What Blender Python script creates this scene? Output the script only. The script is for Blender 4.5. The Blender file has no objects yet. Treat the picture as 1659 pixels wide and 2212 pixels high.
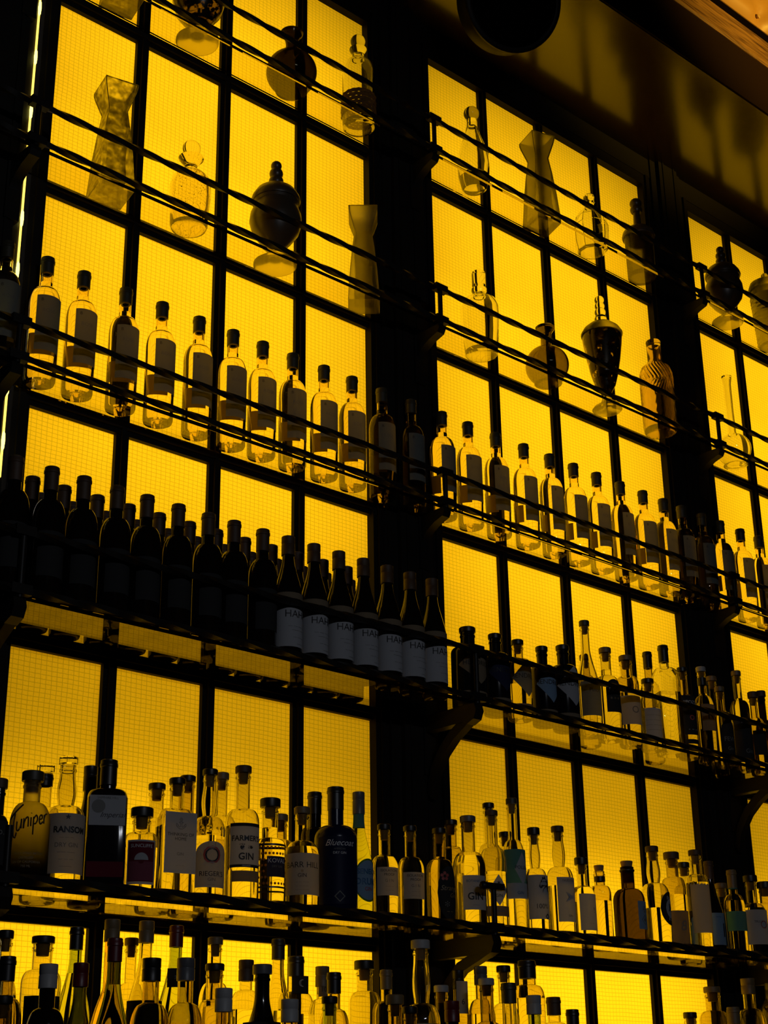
import bpy, math, random
from mathutils import Vector, Matrix
random.seed(7)
PI = math.pi
S = bpy.context.scene
COL = S.collection

# ------------------------------------------------------------------ camera
cam = bpy.data.cameras.new('camera')
co = bpy.data.objects.new('camera', cam)
COL.objects.link(co)
cam.sensor_fit = 'VERTICAL'
cam.sensor_height = 36.0
cam.lens = 54.353
cam.clip_start = 0.05
cam.clip_end = 100
Rv = Vector((0.739679, -0.672808, -0.014266)); Uv = Vector((-0.240366, -0.283938, 0.928226)); Fv = Vector((0.628569, 0.683161, 0.371743))
M = Matrix.Identity(4)
for i in range(3):
    M[i][0] = Rv[i]; M[i][1] = Uv[i]; M[i][2] = -Fv[i]
M.translation = Vector((-1.8794, -3.0, -2.8133))
co.matrix_world = M
S.camera = co

# ------------------------------------------------------------------ render look
S.view_settings.view_transform = 'Standard'
S.view_settings.look = 'None'
S.view_settings.gamma = 1
S.view_settings.use_curve_mapping = False
S.view_settings.exposure = 0.0
cy = S.cycles
cy.use_denoising = True
cy.max_bounces = 26
cy.transmission_bounces = 24
cy.glossy_bounces = 6
cy.diffuse_bounces = 3
cy.transparent_max_bounces = 16
cy.caustics_refractive = True
cy.caustics_reflective = False
cy.sample_clamp_indirect = 2.0
cy.use_adaptive_sampling = True
cy.adaptive_threshold = 0.03

w = bpy.data.worlds.new('world'); S.world = w; w.use_nodes = True
bg = w.node_tree.nodes['Background']
bg.inputs[0].default_value = (.5, .6, 1, 1); bg.inputs[1].default_value = 0.002

# ------------------------------------------------------------------ lamps
def area(name, loc, sx, sy, power, col, target):
    l = bpy.data.lights.new(name, 'AREA'); l.shape = 'RECTANGLE'; l.size = sx; l.size_y = sy
    l.energy = power; l.color = col
    o = bpy.data.objects.new(name, l); COL.objects.link(o); o.location = loc
    d = Vector(target) - Vector(loc)
    o.rotation_euler = d.to_track_quat('-Z', 'Z').to_euler()
    return o
PANE_K = .135
AX = [(-.268, .820), (1.09, 2.21), (2.487, 3.60)]
for (x0, x1) in AX:
    cx = (x0 + x1) / 2
    # backlight panels inside the light box behind the wired glass
    area('backlight_panel', (cx, .30, -.53), 1.22, 2.02, 98 * PANE_K, (1, .90, .80), (cx, 0, -.53))
    area('backlight_panel', (cx, .24, -2.53), 1.22, .82, 52 * PANE_K, (1, .90, .80), (cx, 0, -2.53))
    area('backlight_panel', (cx, .30, -1.75), 1.22, .5, 6 * PANE_K, (1, .88, .76), (cx, 0, -1.75))
for (x, z) in ((-1.6, -.9), (-1.2, -.9), (-.8, -.9)):            # three small cool spots back in the room
    l = bpy.data.lights.new('room_spot', 'SPOT'); l.energy = 24; l.color = (.86, .90, 1); l.spot_size = 1.1
    l.spot_blend = .5; l.shadow_soft_size = .03
    o = bpy.data.objects.new('room_spot', l); COL.objects.link(o); o.location = (x, -5.2, z)
    o.rotation_euler = (Vector((.8, 0, -2.1)) - Vector((x, -5.2, z))).to_track_quat('-Z', 'Z').to_euler()
l = bpy.data.lights.new('amber_spot', 'SPOT'); l.energy = 230; l.color = (1, .60, .07); l.spot_size = .9
l.spot_blend = .8; l.shadow_soft_size = .06
o = bpy.data.objects.new('amber_spot', l); COL.objects.link(o); o.location = (2.9, -2.3, .55)
o.rotation_euler = (Vector((2.5, -.5, 1.25)) - Vector(o.location)).to_track_quat('-Z', 'Z').to_euler()

# ------------------------------------------------------------------ materials
MATS = {}
def mat(name, col=(.5, .5, .5), rough=.5, metal=0, spec=.5, trans=0, ior=1.5, emit=None, es=1):
    if name in MATS: return MATS[name]
    m = bpy.data.materials.new(name); m.use_nodes = True
    b = m.node_tree.nodes['Principled BSDF']
    b.inputs['Base Color'].default_value = (*col, 1)
    b.inputs['Roughness'].default_value = rough
    b.inputs['Metallic'].default_value = metal
    b.inputs['Specular IOR Level'].default_value = spec
    b.inputs['IOR'].default_value = ior
    b.inputs['Transmission Weight'].default_value = trans
    if emit:
        b.inputs['Emission Color'].default_value = (*emit, 1); b.inputs['Emission Strength'].default_value = es
    MATS[name] = m
    return m
def N(m, t): return m.node_tree.nodes.new(t)
def L(m, a, b): m.node_tree.links.new(a, b)
def glassmat(name, col=(1, 1, 1), rough=0.0, ior=1.46):
    if name in MATS: return MATS[name]
    m = bpy.data.materials.new(name); m.use_nodes = True
    nt = m.node_tree; nt.nodes.clear()
    o = N(m, 'ShaderNodeOutputMaterial'); g = N(m, 'ShaderNodeBsdfGlass')
    g.inputs['Color'].default_value = (*col, 1); g.inputs['Roughness'].default_value = rough; g.inputs['IOR'].default_value = ior
    L(m, g.outputs[0], o.inputs[0])
    MATS[name] = m
    return m
def noise_fac(m, scale, lo, hi, detail=4, obj=True):
    tc = N(m, 'ShaderNodeTexCoord'); n = N(m, 'ShaderNodeTexNoise'); r = N(m, 'ShaderNodeMapRange')
    n.inputs['Scale'].default_value = scale; n.inputs['Detail'].default_value = detail
    r.inputs['From Min'].default_value = lo; r.inputs['From Max'].default_value = hi
    L(m, tc.outputs['Object'], n.inputs['Vector']); L(m, n.outputs['Fac'], r.inputs['Value'])
    return r.outputs[0]
def papermat(name, col, tr=.35):
    if name in MATS: return MATS[name]
    m = bpy.data.materials.new(name); m.use_nodes = True
    nt = m.node_tree; nt.nodes.clear()
    o = N(m, 'ShaderNodeOutputMaterial'); d = N(m, 'ShaderNodeBsdfDiffuse'); t = N(m, 'ShaderNodeBsdfTranslucent')
    x = N(m, 'ShaderNodeMixShader'); x.inputs[0].default_value = tr
    d.inputs[0].default_value = (*col, 1)
    t.inputs[0].default_value = (col[0] * .6, col[1] * .6, col[2] * .6, 1)
    L(m, d.outputs[0], x.inputs[1]); L(m, t.outputs[0], x.inputs[2]); L(m, x.outputs[0], o.inputs[0])
    MATS[name] = m
    return m

def wired_glass():
    m = bpy.data.materials.new('amber wired glass'); m.use_nodes = True
    nt = m.node_tree; nt.nodes.clear()
    out = N(m, 'ShaderNodeOutputMaterial'); tc = N(m, 'ShaderNodeTexCoord')
    # slight wobble in the wire mesh
    nz = N(m, 'ShaderNodeTexNoise'); nz.inputs['Scale'].default_value = 7; nz.inputs['Detail'].default_value = 1
    L(m, tc.outputs['Object'], nz.inputs['Vector'])
    vs = N(m, 'ShaderNodeVectorMath'); vs.operation = 'SCALE'; vs.inputs['Scale'].default_value = .006
    L(m, nz.outputs['Color'], vs.inputs[0])
    va = N(m, 'ShaderNodeVectorMath'); va.operation = 'ADD'
    L(m, tc.outputs['Object'], va.inputs[0]); L(m, vs.outputs[0], va.inputs[1])
    sp = N(m, 'ShaderNodeSeparateXYZ'); L(m, va.outputs[0], sp.inputs[0])
    def line(sock, pitch, wd):
        a = N(m, 'ShaderNodeMath'); a.operation = 'DIVIDE'; a.inputs[1].default_value = pitch; L(m, sock, a.inputs[0])
        f = N(m, 'ShaderNodeMath'); f.operation = 'PINGPONG'; f.inputs[1].default_value = .5; L(m, a.outputs[0], f.inputs[0])
        r = N(m, 'ShaderNodeMapRange'); r.inputs['From Min'].default_value = wd / pitch * .35
        r.inputs['From Max'].default_value = wd / pitch * 1.1; r.inputs['To Min'].default_value = .60; r.inputs['To Max'].default_value = 1
        L(m, f.outputs[0], r.inputs['Value']); return r.outputs[0]
    a = line(sp.outputs[0], .0142, .00085); b = line(sp.outputs[2], .0110, .00085)
    mn = N(m, 'ShaderNodeMath'); mn.operation = 'MINIMUM'; L(m, a, mn.inputs[0]); L(m, b, mn.inputs[1])
    # hammered glass mottling
    n2 = N(m, 'ShaderNodeTexNoise'); n2.inputs['Scale'].default_value = 2.6; n2.inputs['Detail'].default_value = 2
    L(m, tc.outputs['Object'], n2.inputs['Vector'])
    r2 = N(m, 'ShaderNodeMapRange'); r2.inputs['From Min'].default_value = .3; r2.inputs['From Max'].default_value = .7
    r2.inputs['To Min'].default_value = .84; r2.inputs['To Max'].default_value = 1; L(m, n2.outputs['Fac'], r2.inputs['Value'])
    n3 = N(m, 'ShaderNodeTexNoise'); n3.inputs['Scale'].default_value = 260; n3.inputs['Detail'].default_value = 2
    L(m, tc.outputs['Object'], n3.inputs['Vector'])
    r3 = N(m, 'ShaderNodeMapRange'); r3.inputs['From Min'].default_value = .3; r3.inputs['From Max'].default_value = .7
    r3.inputs['To Min'].default_value = .9; r3.inputs['To Max'].default_value = 1; L(m, n3.outputs['Fac'], r3.inputs['Value'])
    mu = N(m, 'ShaderNodeMath'); mu.operation = 'MULTIPLY'; L(m, r2.outputs[0], mu.inputs[0]); L(m, r3.outputs[0], mu.inputs[1])
    mu2 = N(m, 'ShaderNodeMath'); mu2.operation = 'MULTIPLY'; L(m, mu.outputs[0], mu2.inputs[0]); L(m, mn.outputs[0], mu2.inputs[1])
    c = N(m, 'ShaderNodeVectorMath'); c.operation = 'SCALE'; c.inputs[0].default_value = (.92, .520, .0042)
    L(m, mu2.outputs[0], c.inputs['Scale'])
    t = N(m, 'ShaderNodeBsdfTranslucent'); L(m, c.outputs[0], t.inputs[0])
    d = N(m, 'ShaderNodeBsdfDiffuse'); d.inputs[0].default_value = (.05, .03, .005, 1)
    x = N(m, 'ShaderNodeAddShader'); L(m, t.outputs[0], x.inputs[0]); L(m, d.outputs[0], x.inputs[1])
    L(m, x.outputs[0], out.inputs[0])
    return m
WIRED = wired_glass()

def speckled(name, base, dark, scale, lo, hi, rough=.1):   # mercury / seeded glass: clear glass with dark flecks
    m = bpy.data.materials.new(name); m.use_nodes = True
    nt = m.node_tree; nt.nodes.clear()
    o = N(m, 'ShaderNodeOutputMaterial'); g = N(m, 'ShaderNodeBsdfGlass'); g.inputs[0].default_value = (*base, 1)
    g.inputs['Roughness'].default_value = rough; g.inputs['IOR'].default_value = 1.45
    p = N(m, 'ShaderNodeBsdfPrincipled'); p.inputs['Base Color'].default_value = (*dark, 1); p.inputs['Roughness'].default_value = .25
    p.inputs['Metallic'].default_value = .6
    x = N(m, 'ShaderNodeMixShader'); L(m, noise_fac(m, scale, lo, hi), x.inputs[0])
    L(m, g.outputs[0], x.inputs[1]); L(m, p.outputs[0], x.inputs[2]); L(m, x.outputs[0], o.inputs[0])
    MATS[name] = m
    return m

BLACK = mat('black painted iron', (.010, .008, .006), .45, spec=.25)
FRAME = mat('black window bar', (.008, .006, .005), .6, spec=.12)
CLEAR = glassmat('clear glass', (.985, .985, .96))
SHELFG = glassmat('shelf glass', (.92, .90, .76), 0, 1.5)
ROSEG = glassmat('pale wine in clear glass', (1, .95, .80), 0, 1.40)
SPIRIT = glassmat('clear spirit bottle', (.92, .91, .76), .0, 1.40)
SPIRIT2 = glassmat('tinted spirit bottle', (.88, .85, .58), .0, 1.38)
GREENG = glassmat('green wine glass', (.76, .82, .44), .0, 1.38)
GREEND = glassmat('dark green wine glass', (.42, .45, .22), .0, 1.38)
VASE3 = glassmat('smoky frosted vase glass', (.70, .69, .55), .40, 1.4)
AGED = glassmat('aged spirit bottle', (.80, .76, .56), .0, 1.38)
AMBERG = glassmat('brown apothecary glass', (.24, .19, .07), .0, 1.40)
ORANGEG = glassmat('orange liqueur glass', (1, .84, .60), .0, 1.38)
FROST = glassmat('frosted glass', (.62, .60, .50), .55, 1.35)
nt = FROST.node_tree; tc = N(FROST, 'ShaderNodeTexCoord'); sx = N(FROST, 'ShaderNodeSeparateXYZ'); cr = N(FROST, 'ShaderNodeValToRGB'); mr = N(FROST, 'ShaderNodeMapRange')
L(FROST, tc.outputs['Object'], sx.inputs[0]); mr.inputs['From Min'].default_value = .035; mr.inputs['From Max'].default_value = .18
L(FROST, sx.outputs[2], mr.inputs['Value']); L(FROST, mr.outputs[0], cr.inputs[0])
cr.color_ramp.elements[0].color = (.015, .015, .015, 1); cr.color_ramp.elements[1].color = (.66, .65, .52, 1)   # bottle is sprayed dark towards its foot
L(FROST, cr.outputs[0], [n for n in nt.nodes if n.type == 'BSDF_GLASS'][0].inputs[0])
SMOKE = glassmat('smoky cast glass', (.66, .65, .52), .25, 1.38)
SMOKE2 = glassmat('dark smoked glass', (.62, .61, .45), .16, 1.35)
DARKB = mat('dark bottle glass', (.006, .004, .003), .06, spec=.5)
BLACKG = mat('black glazed bottle', (.006, .005, .006), .12, spec=.45)
BLUEG = mat('deep blue bottle', (.004, .006, .030), .22, spec=.25)
STONE = mat('dark turned stone', (.05, .035, .02), .35)
CORKM = mat('cork', (.30, .17, .07), .8)
CAPBLK = mat('black cap', (.008, .007, .007), .4)
CAPGRY = mat('grey capsule', (.10, .10, .11), .4)
CAPTAN = mat('tan capsule', (.16, .11, .05), .5)
CAPRED = mat('dark red capsule', (.10, .006, .008), .4)
CAPWHT = mat('white capsule', (.32, .32, .32), .5)
CAPBRN = mat('brown wooden stopper', (.06, .03, .012), .6)
CAPOLV = mat('olive grey capsule', (.035, .030, .014), .5)
PWHITE = papermat('white label paper', (.52, .53, .56))
PGREY = papermat('grey label paper', (.24, .25, .22), .5)
PDARK = papermat('dark label paper', (.03, .03, .03), .1)
PCREAM = papermat('cream label paper', (.50, .46, .40))
PTAN = papermat('tan label paper', (.26, .20, .13))
PBLUE = papermat('pale blue label', (.26, .40, .58))
PTEAL = papermat('teal label', (.10, .28, .26))
PMAROON = papermat('maroon label', (.16, .02, .035))
PPINK = papermat('rose label', (.26, .07, .10))
PNAVY = papermat('navy label', (.03, .035, .08))
PGREEN = papermat('green label', (.10, .22, .06))
PINKF = mat('red print', (.35, .05, .04), .6)
INK = mat('dark ink', (.01, .01, .012), .6)
INKW = mat('white ink', (.60, .60, .62), .6)
INKB = mat('blue ink', (.02, .10, .22), .6)
INKG = mat('gold ink', (.25, .17, .06), .5)
INKL = mat('grey ink', (.13, .13, .12), .6)

# ------------------------------------------------------------------ mesh helpers
class MB:
    def __init__(s): s.v = []; s.f = []
    def add(s, vs, fs):
        n = len(s.v); s.v += [tuple(a) for a in vs]; s.f += [tuple(i + n for i in f) for f in fs]; return s
    def box(s, x0, x1, y0, y1, z0, z1):
        v = [(x, y, z) for z in (z0, z1) for y in (y0, y1) for x in (x0, x1)]
        return s.add(v, [(0, 2, 3, 1), (4, 5, 7, 6), (0, 1, 5, 4), (2, 6, 7, 3), (0, 4, 6, 2), (1, 3, 7, 5)])
    def lathe(s, prof, seg=40, flip=False, dy=1.0, rib=None, off=(0, 0, 0), yaw=0):
        # prof: (radius, z[, squareness]) from bottom to top; r=0 closes an end
        vs = []; rings = []
        for p in prof:
            r, z = p[0], p[1]; e = p[2] if len(p) > 2 else 0
            if r < 1e-6:
                vs.append((off[0], off[1], z + off[2])); rings.append([len(vs) - 1]); continue
            ring = []
            for k in range(seg):
                a = 2 * PI * (k + .5) / seg
                c, sn = math.cos(a), math.sin(a)
                q = 1
                if e: q = (1 - e) + e * (abs(c) ** 9 + abs(sn) ** 9) ** (-1 / 9)
                rr = r * q
                if rib: rr += rib(a, z) * (1 if r > .01 else 0)
                ca, sa = math.cos(a + yaw), math.sin(a + yaw)
                vs.append((off[0] + rr * ca, off[1] + rr * sa * dy, z + off[2])); ring.append(len(vs) - 1)
            rings.append(ring)
        fs = []
        for A, B in zip(rings, rings[1:]):
            if len(A) == 1 and len(B) == 1: continue
            for k in range(seg):
                j = (k + 1) % seg
                if len(A) == 1: f = (A[0], B[j], B[k])
                elif len(B) == 1: f = (A[k], A[j], B[0])
                else: f = (A[k], A[j], B[j], B[k])
                fs.append(f[::-1] if flip else f)
        return s.add(vs, fs)
    def tube(s, pts, r, seg=8):
        n = len(pts); P = [Vector(p) for p in pts]; rings = []; vs = []
        for i, p in enumerate(P):
            t = (P[min(i + 1, n - 1)] - P[max(i - 1, 0)]).normalized()
            u = t.orthogonal().normalized(); 
            up = Vector((0, 0, 1)) if abs(t.z) < .9 else Vector((1, 0, 0))
            u = t.cross(up).normalized(); v = t.cross(u)
            rr = r[i] if isinstance(r, (list, tuple)) else r
            for k in range(seg):
                a = 2 * PI * k / seg; vs.append(p + u * math.cos(a) * rr + v * math.sin(a) * rr)
        fs = [(i * seg + k, i * seg + (k + 1) % seg, (i + 1) * seg + (k + 1) % seg, (i + 1) * seg + k) for i in range(n - 1) for k in range(seg)]
        fs.append(tuple(range(seg))[::-1]); fs.append(tuple((n - 1) * seg + k for k in range(seg)))
        return s.add(vs, fs)
    def prism(s, poly, x0, x1):   # polygon in (y,z) extruded along x
        n = len(poly); v = [(x0, y, z) for y, z in poly] + [(x1, y, z) for y, z in poly]
        fs = [tuple(range(n)), tuple(range(2 * n - 1, n - 1, -1))] + [(k + n, (k + 1) % n + n, (k + 1) % n, k) for k in range(n)]
        return s.add(v, fs)
    def build(s, name, m, parent=None, ang=35, loc=None):
        me = bpy.data.meshes.new(name); me.from_pydata(s.v, [], s.f); me.update()
        me.polygons.foreach_set('use_smooth', [True] * len(me.polygons))
        try: me.set_sharp_from_angle(angle=math.radians(ang))
        except Exception: pass
        me.materials.append(m)
        return place(name, me, parent, loc)
def place(name, me, parent=None, loc=None):
    o = bpy.data.objects.new(name, me); COL.objects.link(o)
    if parent: o.parent = parent
    if loc: o.location = loc
    return o
def thing(name, label, cat, loc=(0, 0, 0), yaw=0, group=None):
    o = bpy.data.objects.new(name, None); COL.objects.link(o); o.empty_display_size = .02
    o.location = loc; o.rotation_euler = (0, 0, yaw); o['label'] = label; o['category'] = cat
    if group: o['group'] = group
    return o
def tag(o, label, cat, group=None):
    o['label'] = label; o['category'] = cat
    if group: o['group'] = group
    return o
def struct(o): o['kind'] = 'structure'; return o
def children(o, pool={}):
    return [c for c in COL.objects if c.parent == o]
def dup(root, kids, loc, yaw, label, group=None):
    # kids: list of (part, [sub-parts])
    r = root.copy(); COL.objects.link(r); r.location = loc; r.rotation_euler = (0, 0, yaw); r['label'] = label
    if group: r['group'] = group
    for c0, subs in kids:
        c = c0.copy(); COL.objects.link(c); c.parent = r
        for g0 in subs:
            g = g0.copy(); COL.objects.link(g); g.parent = c
    return r

# text turned into mesh, then wrapped on a bottle
def text_mesh(s, size, wrapR, z, y0=None, dx=0, slant=0, bold=0.0, squeeze=1.0, arc=0):
    cu = bpy.data.curves.new('txt', 'FONT'); cu.body = s; cu.size = size; cu.align_x = 'CENTER'; cu.align_y = 'CENTER'
    cu.shear = slant; cu.offset = bold; cu.resolution_u = 3; cu.extrude = 0
    ob = bpy.data.objects.new('txt', cu); COL.objects.link(ob)
    dg = bpy.context.evaluated_depsgraph_get()
    me = bpy.data.meshes.new_from_object(ob.evaluated_get(dg))
    bpy.data.objects.remove(ob); bpy.data.curves.remove(cu)
    for v in me.vertices:
        u, t = v.co.x * squeeze + dx, v.co.y
        if arc: t -= arc * u * u
        if wrapR and wrapR > 0: v.co = (wrapR * math.sin(u / wrapR), -wrapR * math.cos(u / wrapR), z + t)
        else: v.co = (u, y0, z + t)
    return me
def patch(R, z0, z1, w, shape='rect', flat=None, n=22, off=.0008, dx=0):
    # label sheet wrapped on radius R (or flat at y=flat)
    mb = MB(); nv = 6; vs = []
    for i in range(n + 1):
        t = -1 + 2 * i / n; u = t * w / 2 + dx
        lo, hi = z0, z1; mid = (z0 + z1) / 2; h = (z1 - z0) / 2
        if shape == 'oval':
            q = math.sqrt(max(0, 1 - t * t * .999)); lo, hi = mid - h * q, mid + h * q
        elif shape == 'arch': hi = z1 - (z1 - z0) * .28 * (1 - math.sqrt(max(0, 1 - t * t * .999)))
        elif shape == 'diamond': q = 1 - abs(t) * .98; lo, hi = mid - h * q, mid + h * q
        elif shape == 'ragged': hi = z1 + .003 * math.sin(i * 2.1)
        for j in range(nv + 1):
            zz = lo + (hi - lo) * j / nv
            if flat is None:
                r = R + off; vs.append((r * math.sin(u / r), -r * math.cos(u / r), zz))
            else: vs.append((u, flat - off, zz))
    fs = [(i * (nv + 1) + j, (i + 1) * (nv + 1) + j, (i + 1) * (nv + 1) + j + 1, i * (nv + 1) + j + 1) for i in range(n) for j in range(nv)]
    return mb.add(vs, fs)

# ------------------------------------------------------------------ structure: room
X0, X1, Y0, ZF, ZC = -5.0, 6.5, -6.6, -4.4, 2.3
WALLM = mat('dark wall paint', (.012, .009, .007), .5)
FLOORM = mat('dark floor boards', (.03, .018, .010), .35)
def sbox(name, m, *a): return struct(MB().box(*a).build(name, m))
sbox('floor', FLOORM, X0, X1, Y0, 0.6, ZF - .1, ZF)
sbox('ceiling', WALLM, X0, X1, Y0, 0.6, ZC, ZC + .1)
sbox('wall_left', WALLM, X0 - .1, X0, Y0, .6, ZF, ZC)
sbox('wall_right', WALLM, X1, X1 + .1, Y0, .6, ZF, ZC)
sbox('wall_front', WALLM, X0, X1, Y0 - .1, Y0, ZF, ZC)
# wall_back: masonry round the openings and the back of the light box
wb = MB()
ZT, ZB = .49, -2.97
wb.box(X0, -.325, 0, .6, ZF, ZC)
wb.box(.868, 1.042, 0.0, .6, ZB, .535).box(2.258, 2.439, 0.0, .6, ZB, .535)
wb.box(3.645, X1, 0, .6, ZF, ZC)
wb.box(-.325, 3.645, 0, .6, .535, ZC).box(-.325, 3.645, 0, .6, ZF, ZB)
wb.box(-.325, 3.645, .5, .6, ZB, .535)
struct(wb.build('wall_back', WALLM))
lb = MB()                       # unseen white reflector lining, added to brighten the pane edges
for a, b_ in ((-.325, .866), (1.044, 2.256), (2.441, 3.645)):
    lb.box(a, a + .003, .032, .497, ZB + .003, .532).box(b_ - .003, b_, .032, .497, ZB + .003, .532).box(a + .003, b_ - .003, .494, .497, ZB + .003, .532)
struct(lb.build('wall_back', mat('white reflector lining', (.55, .55, .55), .9)))
SOFM = mat('glossy dark brown soffit', (.040, .022, .008), .18, spec=1.0)
sbox('ceiling', SOFM, X0, X1, -.488, 0, .618, ZC)
sbox('trim_1', mat('dark red fascia board', (.010, .003, .002), .8, spec=.1), X0, X1, -.496, -.4885, .620, .842)
def wood():
    m = mat('oiled wooden beam', (.30, .13, .03), .5)
    b = m.node_tree.nodes['Principled BSDF']
    tc = N(m, 'ShaderNodeTexCoord'); mp = N(m, 'ShaderNodeMapping'); mp.inputs['Scale'].default_value = (3, 60, 60)
    n = N(m, 'ShaderNodeTexNoise'); n.inputs['Scale'].default_value = 1.6; n.inputs['Detail'].default_value = 6; n.inputs['Distortion'].default_value = 1.2
    r = N(m, 'ShaderNodeValToRGB'); r.color_ramp.elements[0].color = (.06, .022, .005, 1); r.color_ramp.elements[1].color = (.28, .14, .034, 1)
    r.color_ramp.elements[0].position = .35; r.color_ramp.elements[1].position = .62
    L(m, tc.outputs['Object'], mp.inputs[0]); L(m, mp.outputs[0], n.inputs['Vector']); L(m, n.outputs['Fac'], r.inputs[0]); L(m, r.outputs[0], b.inputs['Base Color'])
    return m
bm = MB().prism([(-.4885, .844), (-.498, .844), (-.504, .850), (-.504, .958), (-.498, .964), (-.4885, .964)], X0, X1)
tag(bm.build('wooden_beam', wood()), 'rough lit wooden beam running along the top right corner', 'beam')
sbox('trim_7', mat('black painted gap shade', (.003, .002, .002), .9, spec=0), X0, X1, -.4895, -.4885, .969, ZC - .01)  # black sheet painted in for the shade between beam and padding
# tufted panel above the beam
tp = thing('tufted_panel', 'amber lit padded panel with a button, above the wooden beam at top right', 'wall panel', (0, 0, 0))
g = MB(); nx, nz = 240, 30; px0, px1, pz0, pz1 = .2, 5.0, 1.016, 1.50
BT = [(2.368 + .36 * i, 1.058 + .18 * j + 0) for i in range(-6, 8) for j in (0, 2)] + [(2.368 + .18 + .36 * i, 1.238) for i in range(-6, 7)]
BT = [b for b in BT if px0 + .05 < b[0] < px1 - .05]
vs = []
for i in range(nx + 1):
    for j in range(nz + 1):
        x = px0 + (px1 - px0) * i / nx; z = pz0 + (pz1 - pz0) * j / nz
        d = min(math.hypot(x - bx, z - bz) for bx, bz in BT)
        e = min(z - pz0, pz1 - z)
        u = ((x - 2.368) + (z - 1.058)) / .36; v = ((x - 2.368) - (z - 1.058)) / .36
        fold = min(abs(u - round(u)), abs(v - round(v)))
        bul = .030 * min(1, max(0, e) / .04) ** .5 - .022 * math.exp(-(d / .035) ** 2) - .006 * math.exp(-(fold / .05) ** 2)
        vs.append((x, -.494 - max(0, bul), z))
g.add(vs, [(i * (nz + 1) + j, (i + 1) * (nz + 1) + j, (i + 1) * (nz + 1) + j + 1, i * (nz + 1) + j + 1) for i in range(nx) for j in range(nz)])
g.box(px0, px1, -.494, -.4905, pz0, pz1)
g.build('padding', mat('amber leather', (.42, .22, .05), .45), tp, 60)
BTN = mat('leather button', (.5, .32, .12), .3)
for bx, bz in BT:
    MB().lathe([(0, -.009), (.006, -.007), (.009, -.002), (.009, .002), (0, .006)], 16).build('button', BTN, tp, 50, (bx, -.505, bz)).rotation_euler = (PI / 2, 0, 0)

# ------------------------------------------------------------------ windows
ROWZ = [.49, 0, -.594, -1.185, -1.774, -2.3715, -2.95]
MULX = [[0, .2825, .565], [1.361, 1.6485, 1.946], [2.759, 3.04, 3.32]]
for b, (x0, x1) in enumerate(AX):
    wn = thing('window_%d' % (b + 1), ['left', 'middle', 'right'][b] + ' amber backlit wired glass window', 'window'); struct(wn)
    del wn['label']; del wn['category']
    for fx0, fx1 in ((x0 - .045, x0), (x1, x1 + .045)):
        MB().box(fx0, fx1, -.022, .004, ZB, .535).box(fx0 + .014, fx1 - .014, -.030, -.02, ZB, .535).build('jamb', FRAME, wn)
    MB().box(x0, x1, -.022, .004, ZT, .535).build('head', FRAME, wn)
    MB().box(x0, x1, -.022, .004, ZB, -2.94).build('sill', FRAME, wn)
    for mx in MULX[b]:
        MB().box(mx - .0185, mx + .0185, -.008, .004, -2.94, ZT).box(mx - .007, mx + .007, -.018, -.008, -2.94, ZT).build('mullion', FRAME, wn)
    for z in ROWZ[1:-1]:
        MB().box(x0, x1, -.010, .004, z - .022, z + .022).box(x0, x1, -.020, -.010, z - .008, z + .008).build('transom', FRAME, wn)
    xs = [x0] + MULX[b] + [x1]
    for i in range(4):
        for j in range(6):
            a0 = xs[i] + (0 if i == 0 else .0185) - .004; a1 = xs[i + 1] - (0 if i == 3 else .0185) + .004
            zt = ROWZ[j] - (0 if j == 0 else .022) + .004; zb = ROWZ[j + 1] + (.022 if j < 5 else .01) - .004
            cx, cz = (a0 + a1) / 2, (zt + zb) / 2
            sx, sz = (a1 - a0) / 2, (zt - zb) / 2
            vs = [(-sx, 0, -sz), (sx, 0, -sz), (sx, 0, sz), (-sx, 0, sz), (-sx, .006, -sz), (sx, .006, -sz), (sx, .006, sz), (-sx, .006, sz)]
            MB().add(vs, [(0, 1, 2, 3), (0, 4, 5, 1), (1, 5, 6, 2), (2, 6, 7, 3), (3, 7, 4, 0)]).build('pane', WIRED, wn, 35, (cx, .0045, cz))
# pillars between the windows
for k, (x0, x1) in enumerate(((-.60, -.328), (.868, 1.042), (2.258, 2.439), (3.648, 3.9))):
    m = MB().box(x0, x1, -.03, .0, ZB, .64)
    xa, xb = x0 + .035, x1 - .035
    m.box(xa, xb, -.045, -.03, ZB, .64).box(xa + .02, xa + .026, -.049, -.045, ZB, .64).box(xb - .026, xb - .02, -.049, -.045, ZB, .64)
    struct(m.build('trim_%d' % (k + 2), BLACK))
struct(MB().box(-.328, 3.648, -.024, 0, .535, .618).build('trim_6', BLACK))
# light leak beside the left window: glowing part added for backlight through a gap
ls = thing('light_leak', 'thin bright yellow line of leaking backlight with beads beside the left window', 'light leak', (-.335, -.0305, 0))
EM = mat('yellow leak glow', (1, .8, .2), .5, emit=(1, .66, .09), es=2.2)
EMB = mat('yellow leak bead', (1, .9, .3), .5, emit=(1, .86, .14), es=4)
MB().box(-.0022, .0022, -.004, 0, -1.42, .56).build('strip', EM, ls)
for z in (.42, .25, .10, -.10, -.255, -.42, -.58, -.735, -.88, -1.04, -1.19, -1.33):
    MB().lathe([(0, -.026), (.0035, -.018), (.0045, 0), (.0035, .018), (0, .026)], 12).build('bead', EMB, ls, 60, (0, -.004, z))

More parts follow.
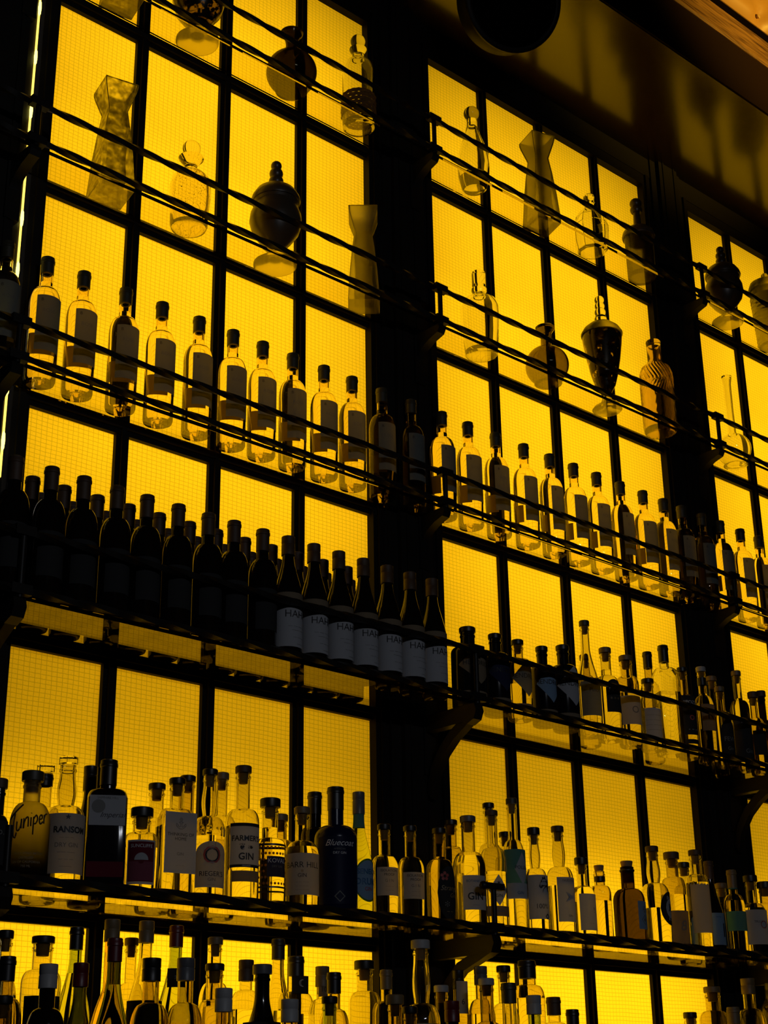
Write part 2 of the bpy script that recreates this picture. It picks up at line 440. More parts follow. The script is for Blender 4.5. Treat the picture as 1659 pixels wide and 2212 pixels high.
# ------------------------------------------------------------------ shelves, rails, brackets
BRX = [-1.734, -.372, .99, 2.364, 3.74]
LV = [('top', .005, .130, .128), ('second', -.600, .133, .123), ('third', -1.183, .130, .107), ('fourth', -1.769, .224, .148), ('fifth', -2.365, .255, None)]
def twisted(m, x0, x1, y, z, s=.0072, pitch=.42):
    n = int((x1 - x0) / .008); vs = []
    for i in range(n + 1):
        x = x0 + (x1 - x0) * i / n; a0 = 2 * PI * x / pitch
        for k in range(4):
            a = a0 + k * PI / 2; r = s * 1.32
            vs.append((x, y + r * math.cos(a), z + r * math.sin(a)))
    fs = [(i * 4 + k, i * 4 + (k + 1) % 4, (i + 1) * 4 + (k + 1) % 4, (i + 1) * 4 + k) for i in range(n) for k in range(4)]
    return m.add(vs, fs + [(0, 3, 2, 1), (n * 4, n * 4 + 1, n * 4 + 2, n * 4 + 3)])
BAYN = ['left', 'middle', 'right']
BAYN = ['far left'] + BAYN
PILN = ['wall beyond the left edge', 'far left pillar', 'pillar between left and middle windows', 'pillar between middle and right windows', 'pillar at the far right end']
for (nm, z, dep, up) in LV:
    for b in range(4):
        xa, xb = BRX[b] + .016, BRX[b + 1] - .016
        o = MB().box(BRX[b] + .0015, BRX[b + 1] - .0015, -dep, -.030, z, z + .0105).build('glass_shelf', SHELFG)
        tag(o, 'clear glass %s shelf from the top, %s bay' % (nm, BAYN[b]) if nm != 'top' else 'clear glass topmost shelf %s bay' % BAYN[b], 'shelf', 'glass shelves')
        r = thing('guard_rail', 'twisted black iron guard rail along the front of the %s shelf, %s bay' % (nm, BAYN[b]), 'rail', (0, 0, 0), 0, 'twisted iron guard rails')
        s = .0072 if nm != 'fifth' else .0085
        twisted(MB(), xa, xb, -dep - .011, z + .017, s).build('lower_bar', BLACK, r, 50)
        if up: twisted(MB(), xa, xb, -dep - .009, z + up, s).build('upper_bar', BLACK, r, 50)
    for k, x in enumerate(BRX):
        br = thing('shelf_bracket', 'black iron bracket holding the %s shelf on the %s' % (nm, PILN[k]), 'bracket', (x, 0, z), 0, 'iron shelf brackets')
        D = dep + .012
        m = MB()
        if nm in ('top', 'second', 'third'):
            m.prism([(-D, 0), (-D - .004, -.012), (-D + .004, -.026), (-.105, -.036), (-.075, -.052), (-.052, -.076), (-.046, -.11), (-.046, -.135), (-.02, -.135), (-.02, 0)], -.014, .014)
        else:
            m.prism([(-D, 0), (-D - .006, -.02), (-D + .004, -.042), (-D + .03, -.052), (-D + .045, -.044), (-.046, -.044), (-.046, 0)], -.015, .015)
            bz = [(-D + .045, -.040), (-.14, -.070), (-.10, -.105), (-.065, -.155), (-.048, -.215)]
            top = [(y, zz + .012) for y, zz in bz]; bot = [(y - .014, zz - .012) for y, zz in bz][::-1]
            m.prism(top + bot, -.013, .013)
        m.build('arm', BLACK, br)
        MB().box(-.02, .02, -.052, -.022, -.16, -.0005).build('wall_plate', BLACK, br)
        ph = up if up else .118
        MB().lathe([(0, 0), (.0072, 0), (.0072, ph), (0, ph)], 16, off=(0, -dep - .010, 0)).build('post', BLACK, br, 50)
        for zz in ([.017, ph] if up else [.017]):
            MB().box(-.024, .024, -dep - .021, -dep - .0005, zz - .011, zz + .011).build('collar', BLACK, br)
        if not up and k > 1:
            MB().box(-.030, .034, -dep - .018, -dep - .002, ph - .008, ph + .008).build('collar', BLACK, br)
            MB().lathe([(0, -.012), (.009, -.008), (.012, 0), (.009, .008), (0, .012)], 16, off=(-.034, -dep - .010, ph)).build('ball_end', BLACK, br, 60)

# back bar counter with three display steps
bc = thing('back_bar_counter', 'dark stepped back bar counter under the lowest bottles', 'counter', (0, 0, 0))
CM = mat('dark counter wood', (.02, .012, .007), .4)
for (y0, y1, z) in ((-.265, -.035, -2.72), (-.385, -.265, -2.80), (-.56, -.385, -2.88)):
    MB().box(-2.2, 5.2, y0, y1, z - .04 if z > -2.88 else -2.96, z).build('step', CM, bc)
MB().box(-2.2, 5.2, -.385, -.035, -2.96, -2.84).box(-2.2, 5.2, -.265, -.035, -2.84, -2.76).box(-2.2, 5.2, -.54, -.035, ZF, -2.96).build('cabinet', CM, bc)

# loudspeaker can under the soffit
sp = thing('ceiling_speaker', 'big round black speaker can hanging under the dark ceiling at top', 'speaker', (1.135, -.33, .545))
ax = Vector((-.28, -.86, -.45)).normalized(); q = Vector((0, 0, 1)).rotation_difference(ax)
SPM = mat('black speaker shell', (.008, .006, .005), .5, spec=.15)
def rot(o): o.rotation_mode = 'QUATERNION'; o.rotation_quaternion = q; return o
rot(MB().lathe([(0, -.06), (.10, -.06), (.145, -.045), (.163, -.01), (.163, .05), (.158, .062), (0, .062)], 56).build('housing', SPM, sp, 40))
rot(MB().lathe([(.150, .061), (.166, .058), (.168, .072), (.158, .078), (.150, .074)], 56).build('rim', SPM, sp, 60))
rot(MB().lathe([(0, .070), (.08, .068), (.150, .062), (.150, .060), (0, .060)], 56).build('grille', mat('speaker grille cloth', (.002, .0015, .001), 1, spec=.02), sp, 60))
MB().box(-.10, .06, -.02, .04, .04, .0995).build('mounting_plate', BLACK, sp)

# measured positions (metres; x along the wall, y from the wall, heights, radii)
ROSE = [-0.382, -0.274, -0.172, -0.05, 0.06, 0.176, 0.286, 0.385, 0.489, 0.6, 0.703, 0.816, 0.93, 1.055, 1.165, 1.284, 1.41, 1.53, 1.643, 1.756, 1.875, 1.993, 2.102, 2.201, 2.313, 2.42, 2.54, 2.651]
BORD = [(-0.46, -0.186), (-0.378, -0.186), (-0.289, -0.186), (-0.206, -0.186), (-0.118, -0.186), (-0.036, -0.186), (0.052, -0.186), (0.139, -0.186), (0.216, -0.186), (0.304, -0.186), (-0.293, -0.11), (-0.212, -0.11), (-0.123, -0.11), (-0.037, -0.11), (0.049, -0.11), (0.137, -0.11), (0.219, -0.11), (0.305, -0.11), (-0.228, -0.036), (-0.144, -0.036), (-0.052, -0.036), (0.035, -0.036), (0.126, -0.036), (0.21, -0.036), (0.296, -0.036), (0.381, -0.036)]
HAHN = [(0.384, -0.186), (0.467, -0.186), (0.55, -0.186), (0.634, -0.186), (0.717, -0.186), (0.799, -0.186), (0.88, -0.186), (0.39, -0.11), (0.475, -0.11), (0.559, -0.11), (0.642, -0.11), (0.464, -0.036), (0.55, -0.036), (0.632, -0.036), (0.717, -0.036)]
APO = [('apo1', 1.027, -0.17, 0.221, 0.0469), ('apo2', 1.135, -0.17, 0.224, 0.0387), ('apo3', 1.227, -0.17, 0.225, 0.0353), ('apo4', 1.328, -0.17, 0.225, 0.0358), ('apo5', 1.419, -0.17, 0.246, 0.0403)]
S4 = [('burg', 1.524, -0.17, 0.343, 0.0358), ('star', 1.612, -0.17, 0.276, 0.0374), ('cyl', 1.719, -0.16, 0.274, 0.0352), ('dneck', 1.945, -0.07, 0.35, 0.031), ('small', 1.812, -0.165, 0.217, 0.0326), ('square', 1.903, -0.165, 0.341, 0.0362), ('blk', 1.985, -0.17, 0.284, 0.032), ('band', 2.085, -0.17, 0.304, 0.031), ('bk1', 2.263, -0.08, 0.324, 0.0306), ('medal', 2.168, -0.175, 0.252, 0.0312), ('blklab', 2.269, -0.175, 0.323, 0.0318), ('wood', 2.359, -0.17, 0.269, 0.029), ('bk2', 1.622, -0.085, 0.276, 0.0309), ('wood2', 2.527, -0.09, 0.318, 0.0284)]
S5 = [('dark0', -0.3434, -0.16, 0.22, 0.0243), ('juniper', -0.2906, -0.2, 0.235, 0.0405), ('bkglass', -0.193, -0.08, 0.283, 0.0379), ('ransom', -0.192, -0.17, 0.285, 0.0411), ('bkdark', -0.081, -0.08, 0.296, 0.0357), ('boxdark', -0.1011, -0.185, 0.288, 0.0419), ('suncliffe', -0.0219, -0.2, 0.193, 0.0372), ('bk2', 0.088, -0.09, 0.278, 0.0398), ('anchor', 0.067, -0.2, 0.269, 0.0393), ('bk3', 0.172, -0.09, 0.307, 0.0373), ('rieger', 0.155, -0.2, 0.301, 0.0364), ('bk4', 0.269, -0.09, 0.327, 0.0337), ('farmer', 0.248, -0.2, 0.321, 0.0382), ('koval', 0.327, -0.2, 0.256, 0.0363), ('bk5', 0.444, -0.09, 0.25, 0.0333), ('barr', 0.422, -0.2, 0.248, 0.039), ('bk6', 0.552, -0.09, 0.317, 0.0376), ('blue', 0.538, -0.185, 0.312, 0.0514), ('seneca', 0.625, -0.17, 0.314, 0.0333), ('iso1', 0.69, -0.19, 0.24, 0.0333), ('iso2', 0.777, -0.19, 0.246, 0.0334), ('strange', 0.868, -0.2, 0.249, 0.0362), ('bk7', 1.02, -0.09, 0.303, 0.0306), ('gin', 0.983, -0.19, 0.294, 0.0419), ('breck', 1.072, -0.19, 0.319, 0.0341), ('bk8', 1.1666, -0.09, 0.366, 0.0321), ('pollen', 1.1732, -0.17, 0.367, 0.0301), ('hundred', 1.2328, -0.19, 0.292, 0.0312), ('bird', 1.33, -0.19, 0.307, 0.0367), ('plain', 1.409, -0.2, 0.229, 0.033), ('flask', 1.519, -0.17, 0.222, 0.0298), ('amber', 1.605, -0.2, 0.238, 0.0444), ('five', 1.724, -0.2, 0.292, 0.04), ('ragged', 1.8785, -0.15, 0.297, 0.0355), ('bk9', 2.04, -0.07, 0.293, 0.0327), ('cream', 1.9275, -0.2, 0.302, 0.033), ('darkr', 2.0723, -0.14, 0.291, 0.0341), ('teal', 2.1017, -0.2, 0.26, 0.0312), ('bk10', 2.21, -0.08, 0.244, 0.0318), ('redl', 2.21, -0.19, 0.255, 0.0399), ('bk11', 2.417, -0.1, 0.264, 0.0371), ('bk12', 1.2254, -0.09, 0.294, 0.0253)]
S6 = [('c1', 1, -0.325, -0.2, 0.282, 0.0272), ('c2', 2, -0.384, -0.32, 0.299, 0.032), ('c3', 1, -0.2418, -0.2, 0.276, 0.0399), ('c4', 2, -0.2965, -0.32, 0.29, 0.0358), ('c5', 3, -0.454, -0.44, 0.298, 0.0327), ('c6', 1, -0.166, -0.2, 0.299, 0.0345), ('c7', 2, -0.2255, -0.32, 0.296, 0.0337), ('c8', 1, -0.0922, -0.215, 0.318, 0.0393), ('c9', 2, -0.151, -0.32, 0.347, 0.0375), ('c10', 1, 0.032, -0.1, 0.3, 0.0299), ('c11', 1, 0.002, -0.2, 0.323, 0.037), ('c12', 2, -0.063, -0.32, 0.314, 0.0389), ('c13', 1, 0.078, -0.2, 0.319, 0.0375), ('c15', 2, 0.0202, -0.32, 0.319, 0.0371), ('c16', 1, 0.181, -0.2, 0.302, 0.0332), ('c18', 2, 0.0928, -0.32, 0.312, 0.034), ('c19', 3, 0.028, -0.44, 0.332, 0.0347), ('c20', 1, 0.266, -0.2, 0.259, 0.0335), ('c21', 2, 0.217, -0.32, 0.317, 0.0392), ('c22', 1, 0.347, -0.21, 0.308, 0.0372), ('c24', 1, 0.472, -0.12, 0.285, 0.0408), ('c25', 3, 0.195, -0.44, 0.318, 0.0367), ('c26', 1, 0.484, -0.2, 0.257, 0.0317), ('c27', 2, 0.416, -0.32, 0.311, 0.0335), ('c28', 3, 0.301, -0.44, 0.328, 0.0337), ('c29', 1, 0.6122, -0.2, 0.277, 0.0365), ('c30', 1, 0.6808, -0.2, 0.26, 0.0307), ('c31', 3, 0.495, -0.43, 0.34, 0.0351), ('c32', 2, 0.68, -0.32, 0.397, 0.042), ('c33', 3, 0.473, -0.5, 0.311, 0.0324), ('c34', 1, 0.8613, -0.2, 0.233, 0.0306), ('c35', 1, 0.9203, -0.2, 0.271, 0.0269), ('c36', 3, 0.658, -0.44, 0.333, 0.034), ('c38', 1, 0.9774, -0.222, 0.282, 0.0328), ('c39', 2, 0.895, -0.32, 0.322, 0.0388), ('c40', 1, 1.083, -0.2, 0.291, 0.0364), ('c41', 3, 0.844, -0.44, 0.38, 0.0386), ('c42', 1, 1.171, -0.2, 0.308, 0.0429), ('c43', 2, 1.059, -0.32, 0.29, 0.0375), ('c44', 1, 1.266, -0.2, 0.222, 0.0408), ('c45', 2, 1.2, -0.32, 0.262, 0.0348), ('c46', 1, 1.839, -0.2, 0.205, 0.0392), ('c47', 1, 1.952, -0.2, 0.279, 0.0427), ('c48', 2, 1.878, -0.32, 0.293, 0.0387), ('c49', 1, 2.131, -0.2, 0.311, 0.0426), ('c50', 1, 2.257, -0.2, 0.304, 0.0433)]

# ------------------------------------------------------------------ bottles
# shape: (straight body top, shoulder top, neck ratio, style, exponent, squareness)
SH = {'rose': (.60, .755, .40, 'round', 2.1, 0), 'bord': (.60, .76, .42, 'round', 2.2, 0), 'burg': (.40, .80, .36, 's', 1, 0),
      'apo': (.70, .80, .42, 'round', 2.6, 0), 'round': (.57, .73, .42, 'round', 2.0, 0), 'short': (.69, .81, .50, 'round', 2.3, 0), 'kov': (.60, .70, .50, 'round', 2.3, 0), 'jun': (.60, .80, .42, 'round', 1.9, 0), 'blu': (.60, .71, .36, 'round', 2.0, 0),
      'long': (.56, .68, .40, 'round', 2.0, 0, .30), 'square': (.71, .79, .40, 'round', 3.0, 1), 'squat': (.66, .80, .42, 'round', 2.0, 0),
      'taper': (.62, .73, .42, 'round', 2.2, 0), 'hip': (.50, .62, .36, 'hip', 2.0, 0), 'globe': (.10, .62, .34, 'globe', 2, 0)}
SEG = 44
def profile(shape, H, R, lip=.0016, base=.012, coarse=False):
    zb, zs, rn, style, p, sq = SH[shape][:6]; bulge = SH[shape][6] if len(SH[shape]) > 6 else 0
    rn = max(rn * R, .0125); pts = []
    c = min(.008, R * .2)
    pts += [(0, .010, 0), (R * .45, .007, 0), (R * .72, .0015, sq), (R - c, 0, sq), (R - c * .3, c * .3, sq), (R, c, sq)]
    if style == 'globe':
        n = 14
        for i in range(1, n + 1):
            t = i / n; z = c + (zs * H - c) * t
            pts.append((max(rn, R * math.sin(PI * (.30 + .66 * t)) ** .9 if t > .3 else R * (.86 + .14 * math.sin(PI * t / .6))), z, 0))
    else:
        pts.append((R, zb * H, sq))
        n = 10
        for i in range(1, n + 1):
            t = i / n; z = (zb + (zs - zb) * t) * H
            if style == 'round': r = rn + (R - rn) * max(0, 1 - t ** p) ** (1 / p)
            elif style == 's': r = R - (R - rn) * (t * t * (3 - 2 * t)) ** .9
            else: r = rn + (R - rn) * (1 - t ** 1.4)
            pts.append((r, z, sq * max(0, 1 - t * 1.15)))
    if bulge:
        for i in range(1, 9):
            t = i / 9; z = zs * H + (H - .02 - zs * H) * t
            pts.append((rn * (1 + bulge * math.sin(PI * min(1, t * 1.05)) ** 1.3 * (1 - .45 * t)), z, 0))
    pts += [(rn, H - .020, 0), (rn, H - .015, 0), (rn + lip, H - .013, 0), (rn + lip, H - .009, 0), (rn + .0002, H - .007, 0), (rn + .0002, H - .001, 0), (rn - .001, H, 0), (0, H, 0)]
    out = [pts[0]]
    for q in pts[1:]:
        if q[1] >= out[-1][1] - .012 : out.append(q)
    return out, rn
def r_at(prof, z):
    b = [p for p in prof if p[0] > 0]
    for a, c in zip(b[4:], b[5:]):
        if a[1] <= z <= c[1]:
            t = 0 if c[1] == a[1] else (z - a[1]) / (c[1] - a[1]); return a[0] + (c[0] - a[0]) * t, a[2] + (c[2] - a[2]) * t
    return b[-1][0], 0
KIDS = {}
CAPH = {'foil': .0015, 'screw': .0015, 'tstop': .014, 'cork': .016, 'glass': .018, 'wood': .016, 'big': .020, 'none': 0}
def bottle(name, label, loc, H, R, shape, cap='foil', capm=None, yaw=0, fill=.72, m=None, labels=(), group=None, cat='bottle', dy=1, foilh=.055, bands=(), rib=None):
    m = m or CLEAR; capm = capm or CAPBLK
    root = thing(name, label, cat, loc, yaw, group)
    Hg = H - CAPH[cap]
    prof, rn = profile(shape, Hg, R)
    mb = MB().lathe(prof, SEG, dy=dy, rib=rib)
    opaque = m in (DARKB, BLACKG, BLUEG)
    if fill is not None and not opaque:
        wl = .0030; zf = max(.016, fill * Hg) if fill > 0 else .016; cav = []
        r0, s0 = r_at(prof, zf)
        cav.append((0, zf, 0)); cav.append((r0 - wl - .001, zf, s0))
        for pz in [p[1] for p in prof if p[1] > zf + .004 and p[1] < Hg - .016]:
            r, s_ = r_at(prof, pz); cav.append((max(.004, r - wl), pz, s_))
        cav += [(rn - wl, Hg - .016, 0), (rn - wl, Hg - .0012, 0), (0, Hg - .0012, 0)]
        mb.lathe(cav, SEG, flip=True, dy=dy)
    kids = [(mb.build('glass_body', m, root, 30), [])]
    c = MB(); lip = .0016
    if cap in ('foil', 'screw'):
        b0 = H - foilh; rr = rn + .0012
        rl = rn + lip + .0010
        pr = [(rn * .5, b0), (rr, b0 + .0005), (rr, H - .0160), (rl, H - .0145), (rl, H - .0085), (rr + .0004, H - .0070), (rr + .0002, H - .001), (rr - .0018, H + .0002), (0, H + .0002)]
        if cap == 'screw': pr = [(rn * .5, b0), (rl, b0 + .0005), (rl, H - .022), (rl - .0008, H - .021), (rl - .0008, H - .019), (rl, H - .018), (rl, H - .001), (rl - .0015, H), (0, H)]
        # sleeve round the neck
        c.lathe(pr, 32)
        kids.append((c.build('capsule' if cap == 'foil' else 'screw_cap', capm, root, 40), []))
    elif cap in ('tstop', 'wood', 'big'):
        rr = rn * (1.07 if cap != 'big' else 1.22) + .0012
        c.lathe([(0, Hg), (rr, Hg), (rr + .0004, Hg + .002), (rr + .0004, H - .002), (rr - .0015, H), (0, H)], 32)
        kids.append((c.build('stopper', capm, root, 40), []))
        kids.append((MB().lathe([(0, Hg - .024), (rn * .62, Hg - .024), (rn * .72, Hg - .0014), (0, Hg - .0014)], 24).build('cork', CORKM, root, 40), []))
    elif cap == 'cork':
        c.lathe([(0, Hg), (rn * .80, Hg), (rn * .95, H - .0015), (rn * .9, H), (0, H)], 28)
        kids.append((c.build('cork', CORKM if capm is CAPBLK else capm, root, 40), []))
    elif cap == 'glass':
        c.lathe([(0, Hg + .0004), (rn * 1.0, Hg + .0004), (rn * 1.22, Hg + .003), (rn * 1.22, H - .0015), (rn * 1.1, H), (0, H)], 12)
        kids.append((c.build('glass_stopper', CLEAR, root, 20), []))
    for (z0, z1, bm_) in bands:       # neck or body bands
        pts = []
        for i in range(7):
            z = (z0 + (z1 - z0) * i / 6) * H; r, s_ = r_at(prof, z); pts.append((r + .0009, z, s_))
        kids.append((MB().lathe(pts, SEG, dy=dy).build('band', bm_, root, 40), []))
    for li, lb in enumerate(labels):
        # (name, z0, z1 as fractions of H, width in units of R, paper, shape, texts, dx)
        nm, z0, z1, wd, pm, shp, txs = lb[:7]; dx = lb[7] * R if len(lb) > 7 else 0
        sq = SH[shape][5]
        flat = -R * dy - .0004 if sq else None
        Rl = R
        if not sq:
            Rl = max(r_at(prof, z0 * H + .002)[0], r_at(prof, (z0 + z1) / 2 * H)[0]); 
        p = patch(Rl, z0 * H, z1 * H, wd * R, shp, flat, dx=dx, off=.0008 + .0004 * li)
        lo = p.build(nm, pm, root, 60); subs = []
        for tx in txs:
            s_, zz, sz, im = tx[:4]; o_ = tx[4] if len(tx) > 4 else {}
            o_ = dict(o_); o_['dx'] = o_.get('dx', 0) * R + dx
            me = text_mesh(s_, sz * H, (Rl + .0014 + .0004 * li) if flat is None else 0, zz * H, flat - .0014 - .0004 * li if flat is not None else None, **o_)
            me.materials.append(im); subs.append(place('lettering' if any(ch.isalpha() for ch in s_) else 'emblem', me, lo))
        kids.append((lo, subs))
    return root, kids
def lines(z, n, dz, sz, im=INKL, s='— —— ——— —'):
    return [(s[k % 3:], z - k * dz, sz, im) for k in range(n)]
ORD = ['first', 'second', 'third', 'fourth', 'fifth', 'sixth', 'seventh', 'eighth', 'ninth', 'tenth', 'eleventh', 'twelfth', 'thirteenth', 'fourteenth', 'fifteenth',
       'sixteenth', 'seventeenth', 'eighteenth', 'nineteenth', 'twentieth', 'twenty-first', 'twenty-second', 'twenty-third', 'twenty-fourth', 'twenty-fifth', 'twenty-sixth', 'twenty-seventh', 'twenty-eighth']

# --- third shelf: pale wine bottles
ZS3, ZS4, ZS5 = -1.1725, -1.7585, -2.3545
RL = [('label', .20, .64, 1.9, PGREY, 'rect', [('B', .60, .034, INK, {'dx': -.6}), ('ROSÉ', .515, .040, INKL, {'dx': -.15}), ('~~~~~', .36, .05, INKL), ('~~~~~', .33, .05, INKL), ('~~~~~', .30, .05, INKL), ('~~~~~', .27, .05, INKL)])]
r0, k0 = bottle('wine_bottle', '', (0, 0, 0), .3325, .0375, 'rose', 'foil', CAPOLV, 0, .80, ROSEG, RL, 'pale wine bottles on the third shelf', 'bottle', foilh=.045)
bl = patch(.0375, .085, .14, .060, 'rect'); bl.v = [(-x, -y, z) for x, y, z in bl.v]
k0.append((bl.build('back_label', PTAN, r0, 60), []))
def where(x):
    return 'left window' if -.27 < x < .82 else 'before the dark pillar' if x < 1.06 and x > .8 else 'middle window' if 1.06 <= x < 2.2 else 'before the right pillar' if 2.2 <= x < 2.46 else 'right window' if x > 2.4 else 'far left pillar'
for i, x in enumerate(ROSE):
    lab = 'pale wine bottle, third shelf, %s from the left, %s' % (ORD[i], where(x))
    loc = (x, -.068, ZS3); yw = random.uniform(-.10, .10)
    if i == 0: r0.location = loc; r0.rotation_euler = (0, 0, yw); r0['label'] = lab
    else: dup(r0, k0, loc, yw, lab)

# --- fourth shelf: dark wine bottles in three rows
BLb = [('label', .18, .50, 2.2, PDARK, 'rect', [])]
r0, k0 = bottle('wine_bottle', '', (0, 0, 0), .323, .0358, 'bord', 'foil', CAPBRN, 0, None, DARKB, BLb, 'dark wine bottles on the fourth shelf', 'bottle', foilh=.058)
rows = {-.186: 'front', -.11: 'middle', -.036: 'back'}; cnt = {}
for i, (x, y) in enumerate(BORD):
    cnt[y] = cnt.get(y, -1) + 1
    lab = 'black straight-shouldered wine bottle, fourth shelf, %s row, %s from the left' % (rows[y], ORD[cnt[y]])
    if i == 0: r0.location = (x, y, ZS4); r0['label'] = lab
    else: dup(r0, k0, (x, y, ZS4), 0, lab)
HL = [('label', .095, .425, 4.9, PWHITE, 'rect', [('HAHN', .348, .078, INK, {'dx': .12}), ('— — — —', .255, .035, INKL, {'dx': .1}), ('—— ——', .225, .03, INKL, {'dx': .2}), ('— — —', .17, .03, INKL, {'dx': .2}), ('——', .12, .03, INKL, {'dx': .3})]),
      ('neck_label', .472, .520, 3.8, PTAN, 'rect', [])]
SH['hahn'] = (.51, .86, .40, 's', 1, 0)
r0, k0 = bottle('wine_bottle', '', (0, 0, 0), .324, .0358, 'hahn', 'screw', CAPBRN, 0, None, DARKB, HL, 'sloped dark wine bottles with white labels', 'bottle', foilh=.05)
cnt = {}
for i, (x, y) in enumerate(HAHN):
    cnt[y] = cnt.get(y, -1) + 1
    lab = 'sloped dark wine bottle with white label, fourth shelf, %s row, %s from left' % (rows[y], ORD[cnt[y]])
    if i == 0: r0.location = (x, y, ZS4); r0['label'] = lab
    else: dup(r0, k0, (x, y, ZS4), 0, lab)

# --- fourth shelf, round the pillar: apothecary bottles with diamond labels
DL = lambda t, pm=PWHITE: [('diamond_label', .24, .72, 2.7, pm, 'diamond', [(t, .50, .085, INK, {'dx': 0})], .1), ('lower_label', .075, .15, 2.6, PTAN, 'rect', [])]
AD = [('black apothecary bottle with diamond label right of the white labelled wines', BLACKG, "HENDRICK'S", PTAN, .9),
      ('second black apothecary bottle with purple diamond label, fourth shelf', BLACKG, "HENDRICK'S", PNAVY, .9),
      ('clear apothecary bottle with diamond label and amber showing through it', SPIRIT2, "HENDRICK'S", PGREY, .5),
      ('black apothecary bottle with pale diamond label, right of the clear one', BLACKG, "HENDRICK'S", PBLUE, .9),
      ('widest-labelled black apothecary bottle next to the tall clear cone bottle', BLACKG, "HENDRICK'S", PWHITE, .9)]
for i, (k, x, y, H, R) in enumerate(APO):
    lb, m, t, pm, fl = AD[i]
    bottle('gin_bottle', lb, (x, y, ZS4), H, R, 'apo', 'tstop', CAPBLK, math.radians(-8), fl, m, DL(t, pm), 'diamond label bottles on the fourth shelf')
D4 = {
 'burg': ('tall clear cone-necked bottle with grey label on the fourth shelf', 'burg', 'wood', CAPOLV, .45, SPIRIT, [('label', .14, .44, 2.4, PGREY, 'rect', [('Pinot', .36, .05, INK)] + lines(.28, 3, .04, .03))], ()),
 'star': ('clear bottle with dark botanical label and round shoulders, fourth shelf', 'round', 'wood', CAPTAN, .8, SPIRIT, [('label', .26, .62, 1.4, PDARK, 'arch', [('Flora', .50, .075, INKW, {'slant': .3}), ('* * *', .40, .06, INKG)])], ()),
 'cyl': ('cylindrical bottle with cream label and seal, fourth shelf', 'short', 'wood', CAPTAN, .6, SPIRIT2, [('label', .20, .52, 2.6, PCREAM, 'rect', [('—— ——', .48, .04, INK), ('O', .36, .11, INKL)])], ()),
 'dneck': ('bottle with tall black neck standing behind on the fourth shelf', 'round', 'foil', CAPBLK, .7, SPIRIT2, [], ((.86, .95, CAPBLK),)),
 'small': ('small stoppered bottle with white label in front of the dark neck', 'short', 'tstop', CAPBLK, .6, SPIRIT, [('label', .12, .55, 2.2, PWHITE, 'rect', lines(.45, 4, .07, .05))], ()),
 'square': ('square clear decanter bottle with black cap on the fourth shelf', 'square', 'foil', CAPBLK, .55, CLEAR, [], ()),
 'blk': ('bottle with white arched label and black bands, fourth shelf', 'round', 'tstop', CAPBLK, .6, SPIRIT2, [('label', .22, .66, 2.2, PDARK, 'rect', [('NIPOZZA', .58, .055, INKW), ('o', .42, .12, PINKF), ('——', .28, .05, INKW)]), ('lower_label', .12, .17, 2.4, PDARK, 'rect', [])], ()),
 'band': ('bottle with white banded stopper and framed letter label, fourth shelf', 'round', 'wood', CAPWHT, .75, SPIRIT2, [('label', .30, .58, 1.9, PTAN, 'rect', [('R', .46, .14, INK)])], ((.80, .88, CAPBLK),)),
 'bk1': ('pale stoppered bottle standing behind near the right pillar, fourth shelf', 'short', 'wood', CAPTAN, .5, SPIRIT, [], ()),
 'medal': ('bottle with big round black medallion on the fourth shelf', 'round', 'wood', CAPTAN, .7, SPIRIT2, [('medallion', .02, .56, 2.0, PDARK, 'oval', [('FEW', .30, .08, INKL), ('Gin', .18, .06, INKL)])], ()),
 'blklab': ('tall clear-necked bottle with black label at the right pillar, fourth shelf', 'taper', 'wood', CAPTAN, .75, SPIRIT, [('label', .05, .50, 3.0, PDARK, 'rect', [('MMIX', .46, .05, INKW), ('Gin', .16, .06, INKL)])], ()),
 'wood': ('dark wooden-capped bottle right of the black label bottle, fourth shelf', 'round', 'big', CAPBRN, .5, SPIRIT2, [('label', .2, .5, 2.2, PDARK, 'rect', [])], ()),
 'bk2': ('small bottle seen behind the tall cone-necked one, fourth shelf', 'short', 'wood', CAPBRN, .5, SPIRIT2, [], ()),
 'wood2': ('amber bottle with dark stopper at the right edge of the fourth shelf', 'round', 'big', CAPBRN, .5, AMBERG, [], ()),
}
for (k, x, y, H, R) in S4:
    lb, shp, cp, cm, fl, m, labs, bands = D4[k]
    bottle('liquor_bottle', lb, (x, y, ZS4), H, R, shp, cp, cm, math.radians(-18 if shp != 'square' else -28), fl, m, labs, 'mixed bottles on the fourth shelf', bands=bands)

